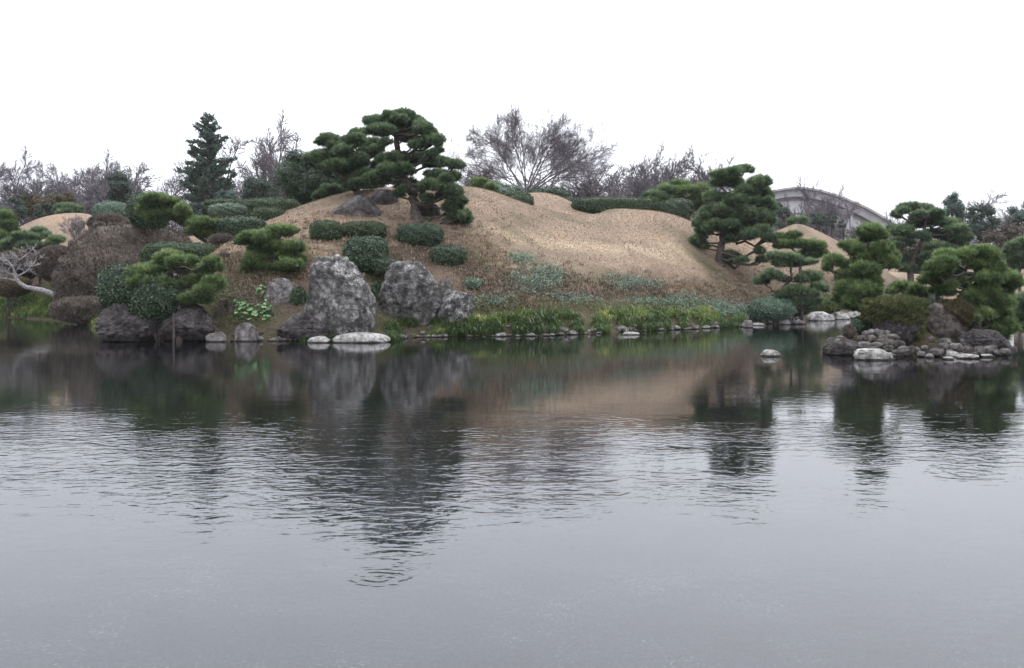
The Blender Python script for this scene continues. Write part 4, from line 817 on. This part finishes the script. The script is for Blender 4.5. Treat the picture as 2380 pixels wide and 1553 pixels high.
pine('pine_tree', 'bushy green pine on the waterside boulders at left', (418, 712), l2 + [(330, 650, 34, 14), (455, 690, 34, 14), (500, 655, 26, 16), (350, 625, 36, 13)], [(416, 690), (408, 668), (400, 650), (398, 625), (402, 600)], 33.3, 'pine_y', .10, 118, .30, 1.1)
l3 = [(592, 550, 36, 14), (655, 535, 36, 12), (622, 545, 26, 12), (628, 568, 36, 16), (600, 575, 26, 14), (682, 572, 24, 14), (590, 600, 26, 16), (612, 596, 22, 12), (662, 592, 28, 15), (690, 600, 20, 12), (585, 620, 22, 12), (668, 612, 30, 12), (620, 618, 22, 9)]
pine('pine_tree', 'small open pine above the left edge of the tall boulder', (642, 634), l3, [(640, 615), (636, 598), (644, 575), (652, 550)], None, 'pine_y', .08, 119, .35)
pine('pine_tree', 'low flat pine at the foot of the left mound', (95, 590), [(88, 535, 16, 7), (60, 548, 26, 10), (40, 560, 28, 10), (104, 546, 14, 6), (70, 568, 30, 10), (132, 555, 18, 7), (118, 567, 16, 6), (90, 580, 22, 8)], [(85, 575), (75, 560)], 58, 'pine', .08, 120, .4)
pine('pine_tree', 'dark tiered pine cut by the left edge of the photo', (2, 610), [(8, 498, 20, 10), (20, 515, 20, 10), (0, 520, 24, 12), (24, 532, 18, 9), (2, 545, 30, 12), (20, 560, 24, 10), (-10, 570, 30, 12), (12, 582, 24, 8)], [(0, 580), (4, 540), (6, 510)], 62, 'pine_y', .1, 121, .4)
pine('pine_tree', 'low flat pine behind the top of the left mound', (160, 505), [(140, 485, 14, 6), (156, 480, 20, 6), (178, 484, 14, 6), (160, 490, 24, 5)], [(160, 495), (158, 486)], 72, 'pine', .07, 122, .4)
pine('pine_tree', 'low pine just right of the round right mound top', (1850, 556), [(1845, 512, 14, 5), (1862, 511, 16, 5), (1855, 518, 20, 5)], [(1855, 535), (1854, 520)], 74, 'pine', .06, 123, .4)

# ---------------- weathered white tree leaning over the inlet
def dead_tree():
    Y = 52.; b = P(132, 690, Y); root = empty('dead_tree', b, 'pale leafless gnarled tree leaning left over the water at the left edge', 'tree'); rng = np.random.default_rng(9)
    T = [P(x, y, Y + dy) for x, y, dy in ((140, 694, 0), (118, 682, -.2), (95, 674, -.4), (62, 668, -.6), (45, 658, -.7), (36, 645, -.8), (34, 632, -.8))]
    g = Geo(); g.tube(T, [.17, .15, .14, .12, .10, .085, .07], 8); g.build('trunk', M['palebark'], root, b, True)
    G = Geo()
    def br(pts, r):
        Q = [P(x, y, Y - .8 + rng.uniform(-.3, .3)) for x, y in pts]; Q[0] = P(pts[0][0], pts[0][1], Y - .8); G.tube(Q, np.linspace(r, r * .35, len(Q)), 6)
        for i in range(1, len(Q)):
            for _ in range(5):
                d = rdir(1, rng)[0]; d[2] = abs(d[2]) * .8 - .1
                grow(G, rng, Q[i], d, rng.uniform(.3, .6), r * .22, 2, 4, (0, 0, 4, 4), .1, .7, 4)
    br([(34, 632), (28, 618), (18, 606), (2, 600)], .06); br([(36, 640), (15, 634), (-10, 628), (-30, 625)], .055); br([(36, 645), (60, 632), (72, 620), (84, 605)], .05)
    br([(40, 652), (15, 648), (-8, 645)], .045); br([(30, 620), (45, 604), (60, 592)], .035)
    G.build('branches', M['palebark'], root, b)
dead_tree()

# ---------------- boulders
pB1 = [(0, .04, .96), (.12, .0, 1.0), (.30, .03, 1.0), (.45, .07, .97), (.60, .10, .89), (.75, .10, .78), (.9, .10, .68), (1, .10, .64)]
rock('boulder', 'tallest flat topped grey boulder at the water, left of the pair', (702, 876, 590, 768), 33.8, 'boulder', 1, 'boulder', prof=pB1, deep=.6, sink=.18, amp=.10, exp=4, cuts=14)
pB2 = [(0, .08, .86), (.2, .0, .95), (.4, .03, 1.0), (.55, .07, 1.0), (.7, .12, .94), (.85, .18, .84), (1, .22, .76)]
rock('boulder', 'domed lichen spotted boulder, right one of the tall pair', (874, 1026, 605, 752), 35.9, 'boulder', 2, 'boulder', prof=pB2, deep=.65, sink=.10, amp=.10, exp=3.2, cuts=14)
rock('boulder', 'upright rounded boulder left of the tallest one', (614, 688, 646, 735), 35.0, 'greystone', 3, 'boulder', deep=.7, sink=.2, amp=.09)
rock('boulder', 'low angular boulder in front of the tallest one', (638, 768, 722, 788), 33.3, 'darkrock', 4, 'boulder', deep=.55, prof=[(0, 0, 1), (.35, .05, 1), (.6, .18, .9), (.85, .3, .65), (1, .38, .55)], amp=.12, sink=.15)
rock('boulder', 'squat rough boulder right of the domed one', (1012, 1102, 676, 742), 36.4, 'boulder', 5, 'boulder', amp=.12)
rock('boulder', 'small rounded stone above the squat boulder', (1021, 1053, 646, 686), 37.6, 'greystone', 6, 'boulder', sub=3)
rock('boulder', 'leftmost waterside boulder with a dark hollow', (228, 380, 702, 799), 32.9, 'darkrock', 7, 'boulder', deep=.75, amp=.14, cuts=10, prof=[(0, .1, .95), (.25, .02, 1), (.5, .0, .98), (.8, .04, .95), (1, .15, .85)], sink=.1)
rock('boulder', 'broad rounded waterside boulder below the bushy pine', (368, 506, 704, 796), 33.0, 'darkrock', 8, 'boulder', deep=.75, amp=.10, sink=.12, prof=[(0, .06, .95), (.3, 0, 1), (.6, .02, .96), (.85, .08, .85), (1, .2, .7)])
rock('boulder', 'dark sloping slab rock on the crest left of the main pine', (742, 896, 452, 522), 42.8, 'hillrock', 9, 'boulder', deep=.4, prof=[(0, 0, 1), (.4, .15, .95), (.75, .38, .85), (1, .55, .75)], amp=.10, sink=.2)
rock('boulder', 'dark rounded rock right behind the sloping slab rock', (858, 926, 438, 500), 44.4, 'hillrock', 10, 'boulder', amp=.1)
rock('boulder', 'dark pointed rock at the foot of the main pine', (976, 1026, 473, 502), 43.0, 'darkrock', 11, 'boulder', amp=.1, sub=3)
rock('boulder', 'dark rock alone on the crest right of the main pine', (1103, 1142, 460, 486), 47.6, 'hillrock', 12, 'boulder', amp=.12, sub=3)
rock('boulder', 'small pale stone below the lone crest rock', (1107, 1130, 480, 494), 47.0, 'greystone', 13, 'boulder', sub=3)

# ---------------- stones along the main shore
SHs = [('pale pointed stone at the water, right of the broad boulder', (480, 526, 772, 797), 'greystone'), ('upright block stone under the round leaved plants', (547, 600, 750, 796), 'greystone'), ('tiny white stone left of the low angular boulder', (604, 622, 783, 794), 'palestone'),
    ('small white stone touching the low angular boulder', (629, 657, 781, 794), 'palestone'), ('grey cobble above the small white stone', (640, 662, 766, 786), 'greystone'), ('smooth white stone left of the long slab', (715, 767, 781, 799), 'palestone'), ('long pale slab stone lying in the water', (774, 905, 773, 799), 'palestone'),
    ('pale flat stone right of the long slab under sedge', (927, 968, 769, 785), 'palestone'), ('brown stone right of the long slab', (968, 1003, 762, 784), 'brownstone'), ('pale stone half hidden by hanging sedge', (1165, 1196, 762, 782), 'greystone'),
    ('grey stone among the sedge, left of the white round one', (1256, 1278, 762, 778), 'greystone'), ('round white stone among the sedge', (1298, 1326, 755, 775), 'palestone'), ('square grey stone right of the round white one', (1350, 1382, 751, 773), 'greystone'),
    ('brown stone in shade under the yellow sedge', (1412, 1440, 752, 770), 'brownstone'), ('flat white stone standing off the sedge in the water', (1447, 1488, 771, 781), 'palestone'), ('rounded white stone at the right end of the yellow sedge', (1554, 1582, 752, 766), 'palestone'),
    ('grey slanted stone right of the rounded white stone', (1596, 1626, 748, 761), 'greystone'), ('tiny flat dark stone at the shore before the teal plants', (1650, 1668, 757, 762), 'greystone'), ('grey upright stone at the end of the teal plants', (1728, 1750, 744, 764), 'greystone'), ('thin white slab at the end of the teal plants', (1744, 1780, 750, 759), 'palestone'),
    ('pale stone at the foot of the wooden prop in the water', (1806, 1838, 741, 757), 'palestone'), ('low pale stone right of the wooden prop', (1838, 1872, 744, 756), 'greystone'), ('wide sloping pale slab on the far bank', (1874, 1938, 724, 748), 'palestone'), ('sloping white slab next to the wide one', (1928, 1972, 723, 745), 'palestone'),
    ('white slab of the far bank nearest the island', (1966, 2004, 722, 742), 'palestone'), ('small white stone on the left bank waterline', (78, 96, 722, 731), 'palestone'), ('second stone beside the small white one on the left bank', (90, 104, 726, 732), 'greystone'), ('lone white stone standing in open water', (1768, 1812, 812, 831), 'palestone'), ]
for i, (lb, bx, mt_) in enumerate(SHs):
    Yf = CAMH * F_PX / (bx[3] - 2 - HZ)
    rock('stone', lb, bx, Yf, mt_, 40 + i, 'stone', 'stones along the water edge' if i < 27 else None, sub=3, deep=.7, cuts=6, amp=.12, sink=.38 if mt_ == 'palestone' else .3, exp=2.4)
# small filler pebbles between them are loose shingle
# ---------------- the rock island
rock('boulder', 'left island boulder capped with brownish green turf', (2018, 2142, 716, 812), 28.0, 'darkrock', 81, 'boulder', deep=.7, amp=.12, sink=.15, prof=[(0, .2, .85), (.3, .12, .92), (.6, .03, .98), (.9, 0, 1), (1, .06, .95)])
rock('boulder', 'right island boulder with a pale left face', (2140, 2245, 704, 800), 28.3, 'brownstone', 82, 'boulder', deep=.7, amp=.08, sink=.15, prof=[(0, .2, 1), (.3, .12, 1), (.6, .04, .95), (.9, 0, .8), (1, .1, .65)])
rock('boulder', 'dark low boulder under the big island pine', (2222, 2350, 764, 826), 28.0, 'darkrock', 83, 'boulder', deep=.7, amp=.14, sink=.15)
rock('boulder', 'dark flat rock at the left tip of the island', (1917, 2002, 788, 828), 27.0, 'darkrock', 84, 'boulder', deep=.6, amp=.14, sink=.2)
rock('boulder', 'large white flat rock at the water in front of the island', (1984, 2072, 809, 843), 25.3, 'palestone', 85, 'boulder', deep=.6, amp=.12, sink=.25)
shrub('dense brownish green turf cap on the left island boulder', (2008, 2148, 691, 756), 28.35, 'moss', 3, seed=50, name='turf_cap', cat='shrub', ltype='needle', leaf=.028, deep=.7, lumpy=.10)
shrub('hanging mossy shrub on the front of the left island boulder', (2085, 2150, 720, 790), 28.3, 'weed', 2.2, seed=51, name='hanging_shrub', cat='shrub', leaf=.025, lumpy=.12)
shrub('reddish turf cap on the right island boulder', (2172, 2256, 698, 765), 28.7, 'redbush', 2.4, seed=52, name='turf_cap', cat='shrub', ltype='needle', leaf=.028, lumpy=.12)
shrub('small dry brown shrub at the left tip of the island', (1958, 1990, 756, 786), 28.3, 'brownbush', 2, seed=53, cat='shrub', ltype='needle', leaf=.02)
shrub('dark green creeping shrub beside the left island boulder', (1978, 2022, 735, 775), 28.6, 'camellia', 2.1, seed=54, cat='shrub', leaf=.025)
cob = [(505, 1218, 28, 20), (555, 1208, 30, 22), (470, 1255, 32, 20), (545, 1260, 40, 26), (625, 1225, 46, 30), (668, 1215, 26, 20), (720, 1250, 48, 26), (645, 1258, 35, 26), (690, 1295, 36, 30), (770, 1300, 40, 26), (622, 1288, 34, 26), (495, 1310, 50, 24), (590, 1312, 44, 24), (685, 1340, 42, 24), (800, 1352, 48, 32), (865, 1352, 24, 34), (595, 1195, 16, 12), (908, 1350, 26, 20), (1030, 1265, 26, 20), (1130, 1285, 48, 26), (1115, 1325, 50, 28), (1215, 1328, 46, 30), (1060, 1365, 55, 30), (1310, 1358, 42, 34), (1270, 1278, 18, 12), (1405, 1358, 42, 36), (1490, 1345, 48, 30), (1610, 1362, 38, 22), (1672, 1345, 26, 24), (560, 1345, 40, 20), (640, 1380, 20, 12), (945, 1382, 30, 18), (1250, 1385, 26, 16), (1360, 1385, 24, 16), (1540, 1370, 28, 18), (970, 1330, 26, 16), (1170, 1365, 26, 16), (740, 1365, 24, 16)]
def CLAB(x, y, left, rx=40, ry=25):
    size = 'large' if rx > 46 else 'small' if rx < 27 else 'medium'; shape = 'flat' if rx / ry > 1.7 else 'upright' if rx < ry else 'round' if rx / ry < 1.35 else 'oval'
    return '%s %s grey cobble, %s, %s foot of the rock island' % (size, shape, 'top row' if y < 1240 else 'second row' if y < 1275 else 'third row' if y < 1330 else 'waterline row', ('outer left' if x < 600 else 'inner left') if left else ('middle' if x < 1200 else 'right'))
for i, (x, y, rx, ry) in enumerate(cob):
    cx_, cy_ = R8(x, y); hx, hy = rx / 3.405, ry / 3.405; left = x < 930
    # rows higher up the pile stand further back on its slope
    Yf = 26.3 + (1395 - y) / 200 * 1.15
    rock('cobble', CLAB(x, y, left, rx, ry), (cx_ - hx * 1.06, cx_ + hx * 1.06, cy_ - hy * 1.05, cy_ + hy * 1.1), Yf, ('cobble', 'greystone', 'cobble', 'brownstone', 'cobble')[i % 5], 100 + i, 'stone',
         'cobbles piled at the left foot of the island' if left else 'cobbles along the right foot of the island', sub=3, deep=.85, cuts=6, amp=.11, sink=.12, exp=2.6)
for i, (lb, x, y, rx, ry) in enumerate((('long thin white slab right of centre at the island waterline', 1310, 1402, 84, 20), ('white block behind the long thin slab at the island waterline', 1185, 1385, 52, 24), ('small thin white slab left of the long one at the island waterline', 1155, 1416, 42, 13), ('small white stone in the middle gap of the island waterline', 1010, 1397, 30, 18),
    ('tiny white stone right of the large white flat rock', 775, 1390, 27, 13), ('flat white stone touching the large white flat rock', 705, 1386, 40, 18), ('white wedge stone near the right tip of the island', 1460, 1397, 46, 14), ('pale stone at the far right tip of the island', 1580, 1385, 40, 16))):
    cx_, cy_ = R8(x, y); rock('stone', lb, (cx_ - rx / 3.405, cx_ + rx / 3.405, cy_ - ry / 3.405, cy_ + ry / 3.405), CAMH * F_PX / (cy_ + ry / 3.405 - HZ), 'palestone', 150 + i, 'stone', 'white stones at the island waterline', sub=3, deep=.7, cuts=5, amp=.1, sink=.3)

# ---------------- wooden props
def prop(label, x, y0, y1, Y, r, bar=True):
    b = P(x, y1, Y); b[2] = min(b[2], -.4); t = P(x + .5, y0, Y); g = Geo(); m = (b + t) / 2 + np.array([.01, 0, 0])
    g.tube([b, m, t], [r, r * .95, r * .85], 10); V, F = ICO[1]; g.add(V * [r * .85, r * .85, r * .2] + t, F)
    if bar: g.tube([t + [-.3, 0, -.04], t + [.3, .02, .0]], [r * .7, r * .7], 8)
    tag(g.build('support_post', M['wood'], None, b, True, b), label, 'post', 'wooden props under pine branches')
prop('dark wooden post standing in the water under the cloud pruned pine', 1863, 690, 762, 47.2, .07)
prop('dark wooden post in the water before the left boulders', 403, 728, 800, 32.2, .042, False)

# ---------------- butterbur: round leaves on stalks
def butterbur(name, label, L, seed):
    rng = np.random.default_rng(seed); c = np.mean([hit(x, y) for x, y in L], 0); root = empty(name, c, label, 'plant')
    k_ = 14; a = np.linspace(.25, 2 * math.pi - .25, k_)
    V = [(0, 0, 0)] + [(math.sin(t) * .55, math.cos(t) * .55, .03) for t in a] + [(math.sin(t) * (1 + .05 * (i % 2)), math.cos(t) * (1 + .05 * (i % 2)), .12 + .05 * (i % 2)) for i, t in enumerate(a)]
    F = [(0, i + 1, i + 2) for i in range(k_ - 1)]
    for i in range(k_ - 1): F += [(i + 1, k_ + i + 1, k_ + i + 2), (i + 1, k_ + i + 2, i + 2)]
    mes = [mesh('leaf', np.array(V), np.array(F), M['butterbur'], np.full(len(V), q), True) for q in (.2, .5, .8)]; G = Geo()
    for i, (x, y) in enumerate(L):
        p = hit(x, y); r = rng.uniform(.04, .078); h = rng.uniform(.12, .28); t = p + np.array([rng.uniform(-.08, .08), -.1, h])
        o = link('leaf', mes[i % 3], root, t - c); o.scale = (r, r, r); o.rotation_euler = (rng.uniform(.35, .9), rng.uniform(-.4, .4), rng.uniform(-.6, .6)); G.tube([p, (p + t) / 2 + [0, .02, 0], t], [.008, .007, .005], 4)
    G.build('stalk', M['sedge'], root, c)
rb = np.random.default_rng(77)
butterbur('butterbur_plant', 'patch of bright green round leaves above the block stone', [(549 + i * 8.3 % 82 + rb.uniform(-5, 5), 716 + (i * 5.1) % 36 + rb.uniform(-3, 3)) for i in range(46)], 1)
butterbur('butterbur_plant', 'small clump of bright round leaves beside the upright boulder', [(592 + (i * 7.3) % 22, 681 + (i * 4.1) % 20) for i in range(11)], 2)

# ---------------- sedge along the shore (stuff)
def strew(n, L, rng):
    """random ground points in gaussian pixel blobs (x, y, rx, ry, weight)"""
    w = np.array([b[4] for b in L], float); w /= w.sum(); o = []
    for b, k in zip(L, rng.multinomial(n, w)):
        for _ in range(k):
            x, y = b[0] + rng.normal() * b[2] * .6, b[1] + rng.normal() * b[3] * .6; p = hit(x, y)
            if p[2] > .03: o.append(p)
    return np.array(o)
def blades(G, pts, L, w, K, rng, a, splay=.6, droop=.5):
    n = len(pts) * K; c = np.repeat(pts, K, 0) + rng.normal(size=(n, 3)) * [.09, .09, 0]; az_ = rng.uniform(0, 2 * math.pi, n); d = np.stack([np.cos(az_), np.sin(az_), np.zeros(n)], 1)
    l = (np.repeat(L, K) * rng.uniform(.55, 1.15, n))[:, None]; s = rng.uniform(.15, 1, (n, 1)) * splay; side = np.stack([-d[:, 1], d[:, 0], 0 * az_], 1) * w
    p1 = c + d * l * s * .35 + [0, 0, 1] * l * .55; p2 = c + d * l * s * .95 + [0, 0, 1] * l * (.95 - droop * s)
    V = np.stack([c - side, c + side, p1 - side * .8, p1 + side * .8, p2], 1).reshape(-1, 3); b = np.arange(n)[:, None] * 5
    F = np.concatenate([b + [0, 1, 3], b + [0, 3, 2], b + [2, 3, 4]], 0); G.add(V, F, np.repeat(np.repeat(a, K) + rng.normal(size=n) * .12, 5))
rs = np.random.default_rng(5); G = Geo(); pts = []; Ls = []; As = []
for x in np.arange(705, 1775, 1.25):
    if x < 765 and rs.random() < .6: continue
    for y_ in (0, 1, 2):
        sh = np.interp(x, [700, 900, 1000, 1270, 1500, 1775], [797, 796, 786, 782, 773, 760]); top = np.interp(x, [700, 760, 900, 1000, 1270, 1500, 1650, 1775], [770, 755, 762, 745, 732, 722, 728, 742])
        y = sh - 2 - (sh - top) * [0.05, .35, .75][y_] * rs.uniform(.6, 1.2) ; p = hit(x + rs.uniform(-2, 2), y)
        if any(b_[0] - 3 < x < b_[1] + 3 and y > b_[2] - 8 for _, b_, _m in SHs): continue
        if rs.random() < .12: continue
        if fbm(np.array([x * .016]), np.array([y * .05]), 3)[0] < (.30 if x < 1000 else .36): continue
        pts.append(p); Ls.append(rs.uniform(.22, .58) * (1 if x < 1650 else .7)); yel = fbm(np.array([x * .012 + 3]), np.array([y_ * .4]), 2)[0]; As.append(np.clip(.15 + (yel - .42) * 1.7 + (.08 if 1360 < x < 1600 and y_ > 0 else 0), 0, 1.3) - .1 * (2 - y_))
blades(G, np.array(pts), np.array(Ls), .013, 26, rs, np.array(As), 1.0, .75); print('sedge', len(pts))
tag(G.build('shore_sedge', M['sedge']), 'arching green and yellow sedge hanging over the main shore', 'sedge', kind='stuff')
G = Geo(); q = strew(1500, [(70, 730, 110, 10, 4), (60, 705, 90, 12, 3), (150, 712, 60, 12, 2), (30, 720, 60, 6, 2), (225, 735, 14, 18, .6)], rs); blades(G, q, np.full(len(q), .28), .02, 14, rs, rs.uniform(0, .55, len(q))); tag(G.build('bank_grass', M['sedge']), 'dark green grass on the low left bank', 'grass', kind='stuff')
# dry tufts and weeds over the rough foot of the slope
G = Geo(); q = strew(5200, [(1000, 560, 140, 60, 2), (1130, 620, 60, 70, 3), (1250, 650, 90, 30, 3), (1400, 665, 120, 22, 3), (1550, 675, 120, 20, 3), (1690, 690, 80, 25, 2), (580, 640, 70, 60, 3), (760, 540, 120, 40, 2), (1180, 700, 90, 20, 2), (1730, 640, 80, 30, 1), (1900, 655, 90, 25, 1.5), (880, 600, 120, 40, 1), (700, 620, 40, 40, 1), (80, 650, 140, 30, 2), (540, 600, 50, 20, 1)], rs)
blades(G, q, rs.uniform(.07, .2, len(q)), .014, 12, rs, rs.uniform(.1, .8, len(q)), .9, .6); tag(G.build('dry_tufts', M['drygrass']), 'rough dry grass tufts on the lower slopes', 'grass', kind='stuff')
G = Geo(); rt = np.random.default_rng(31); nT = 80000; tx = rt.uniform(-13, 25, nT); ty = rt.uniform(35, 68, nT); tz = height(tx, ty); ok = (tz > 1.1) & (np.abs(tx / ty * F_PX) < 1250)
c_ = np.stack([tx, ty, tz - .01], 1)[ok]; needles(G, c_, np.tile([0, 0, 1.], (len(c_), 1)), .06, .014, 4, rt, np.clip(.30 + fbm(c_[:, 0] * .5, c_[:, 1] * .5, 4) * .6 + rt.normal(size=len(c_)) * .05, 0, 1), .9)
tag(G.build('turf_blades', M['drygrass']), 'short dormant straw coloured turf over the mounds', 'grass', kind='stuff')
def cover(name, label, mt_, n, L, s, hgt, seed, per=9):
    rng = np.random.default_rng(seed); q = strew(n, L, rng); G = Geo(); hh = fbm(q[:, 0] * 1.6, q[:, 1] * 1.6, seed) * hgt * 1.6
    c = np.repeat(q, per, 0) + rng.normal(size=(len(q) * per, 3)) * [.13, .13, .02]; c[:, 2] += np.repeat(hh, per) * rng.uniform(.15, 1, len(c)); leaves(G, c, np.tile([0, -.35, .8], (len(c), 1)), s, rng, jit=.6)
    tag(G.build(name, M[mt_]), label, 'ground cover', kind='stuff')
cover('ground_ivy', 'blue green creeping leaves on the lower right slope', 'ivy', 2600, [(1245, 655, 55, 26, 4), (1210, 605, 30, 12, .8), (1280, 640, 30, 15, 1), (1480, 668, 60, 12, 1.2), (1440, 655, 70, 10, .8), (1590, 700, 60, 12, 2), (1680, 722, 70, 14, 4), (1750, 735, 30, 10, 1), (1520, 705, 80, 8, 1.2), (1330, 700, 60, 10, .8), (1140, 705, 50, 14, 1), (1400, 600, 30, 8, .0)], .035, .22, 3)
cover('low_weeds', 'mixed low weeds between rocks and slope', 'weed', 3600, [(560, 730, 60, 30, 3), (520, 690, 30, 30, 1.5), (190, 735, 50, 10, 1), (900, 755, 90, 8, 1), (1150, 715, 90, 14, 2), (1350, 715, 120, 12, 2), (1550, 712, 110, 10, 1.5), (540, 720, 40, 30, 1.5), (560, 650, 50, 40, 1), (870, 660, 12, 60, 1), (700, 590, 20, 30, .3), (840, 745, 60, 8, .6), (1900, 700, 80, 20, 1.5), (120, 690, 120, 14, 2), (620, 640, 60, 10, .7), (1110, 600, 40, 30, .4), (2090, 690, 60, 20, 1)], .028, .12, 4)
cover('brown_litter', 'brown dead stems and leaf litter on shaded slope', 'brownbush', 3200, [(560, 700, 70, 50, 3), (500, 760, 20, 25, 1), (960, 590, 120, 40, 2), (1100, 640, 50, 40, 2), (560, 640, 60, 50, 2), (1330, 682, 60, 12, 1.5), (1460, 672, 50, 12, 1.5), (1570, 690, 50, 12, 1), (1700, 700, 50, 15, 1.2), (1190, 675, 60, 20, 1.5), (60, 660, 120, 14, 1.2), (450, 660, 50, 40, 1.), (880, 620, 60, 40, 1)], .022, .16, 5)
print('tris_total', len(bpy.data.objects), 'tris', sum(len(m.polygons) for m in bpy.data.meshes))

# ---------------- loose pale shingle at the waterline (stuff)
G = Geo(); rg = np.random.default_rng(21); V0, F0 = ICO[1]
for x in np.concatenate([rg.uniform(500, 720, 30), rg.uniform(900, 1010, 16), rg.uniform(1000, 1790, 150), rg.uniform(1780, 2005, 45)]):
    Yk = np.arange(30, 62, .1); Xk = (x - CX) / F_PX * Yk; zk = height(Xk, Yk); i = int(np.argmax(zk > -.02)); r_ = rg.uniform(.04, .12) * (1 if rg.random() < .75 else 1.9)
    c = np.array([Xk[i] + rg.normal() * .05, Yk[i] + rg.uniform(-.25, .45), r_ * .12]); c[2] += max(0, float(height(c[0], c[1]))); n_ = 1 + .16 * np.sin(V0[:, [0]] * 5 + x) + .1 * np.cos(V0[:, [1]] * 7 + x)
    G.add(V0 * n_ * [r_ * rg.uniform(.9, 1.7), r_, r_ * .6] + c, F0, rg.random())
tag(G.build('shore_shingle', M['shingle'], smooth=True), 'small pale stones strewn along the waterline of the main shore', 'pebbles', kind='stuff')

# ---------------- damp winter air
hz_m = bpy.data.materials.new('damp_air'); hz_m.use_nodes = True; t = hz_m.node_tree; t.nodes.clear()
o_ = t.nodes.new('ShaderNodeOutputMaterial'); v_ = t.nodes.new('ShaderNodeVolumePrincipled'); v_.inputs['Density'].default_value = .00015; v_.inputs['Color'].default_value = (.93, .94, .98, 1); v_.inputs['Anisotropy'].default_value = .2
t.links.new(v_.outputs[0], o_.inputs['Volume'])
X0, X1, Y0_, Y1_, Z0, Z1 = GX[0] - 30, GX[-1] + 30, GY[0] - 30, GY[-1] + 30, -1.8, 26.
V = np.array([(x, y, z) for x in (X0, X1) for y in (Y0_, Y1_) for z in (Z0, Z1)])
tag(link('haze', mesh('haze', V, np.array([(0, 1, 3, 2), (4, 6, 7, 5), (0, 4, 5, 1), (2, 3, 7, 6), (0, 2, 6, 4), (1, 5, 7, 3)]), hz_m)), kind='stuff')
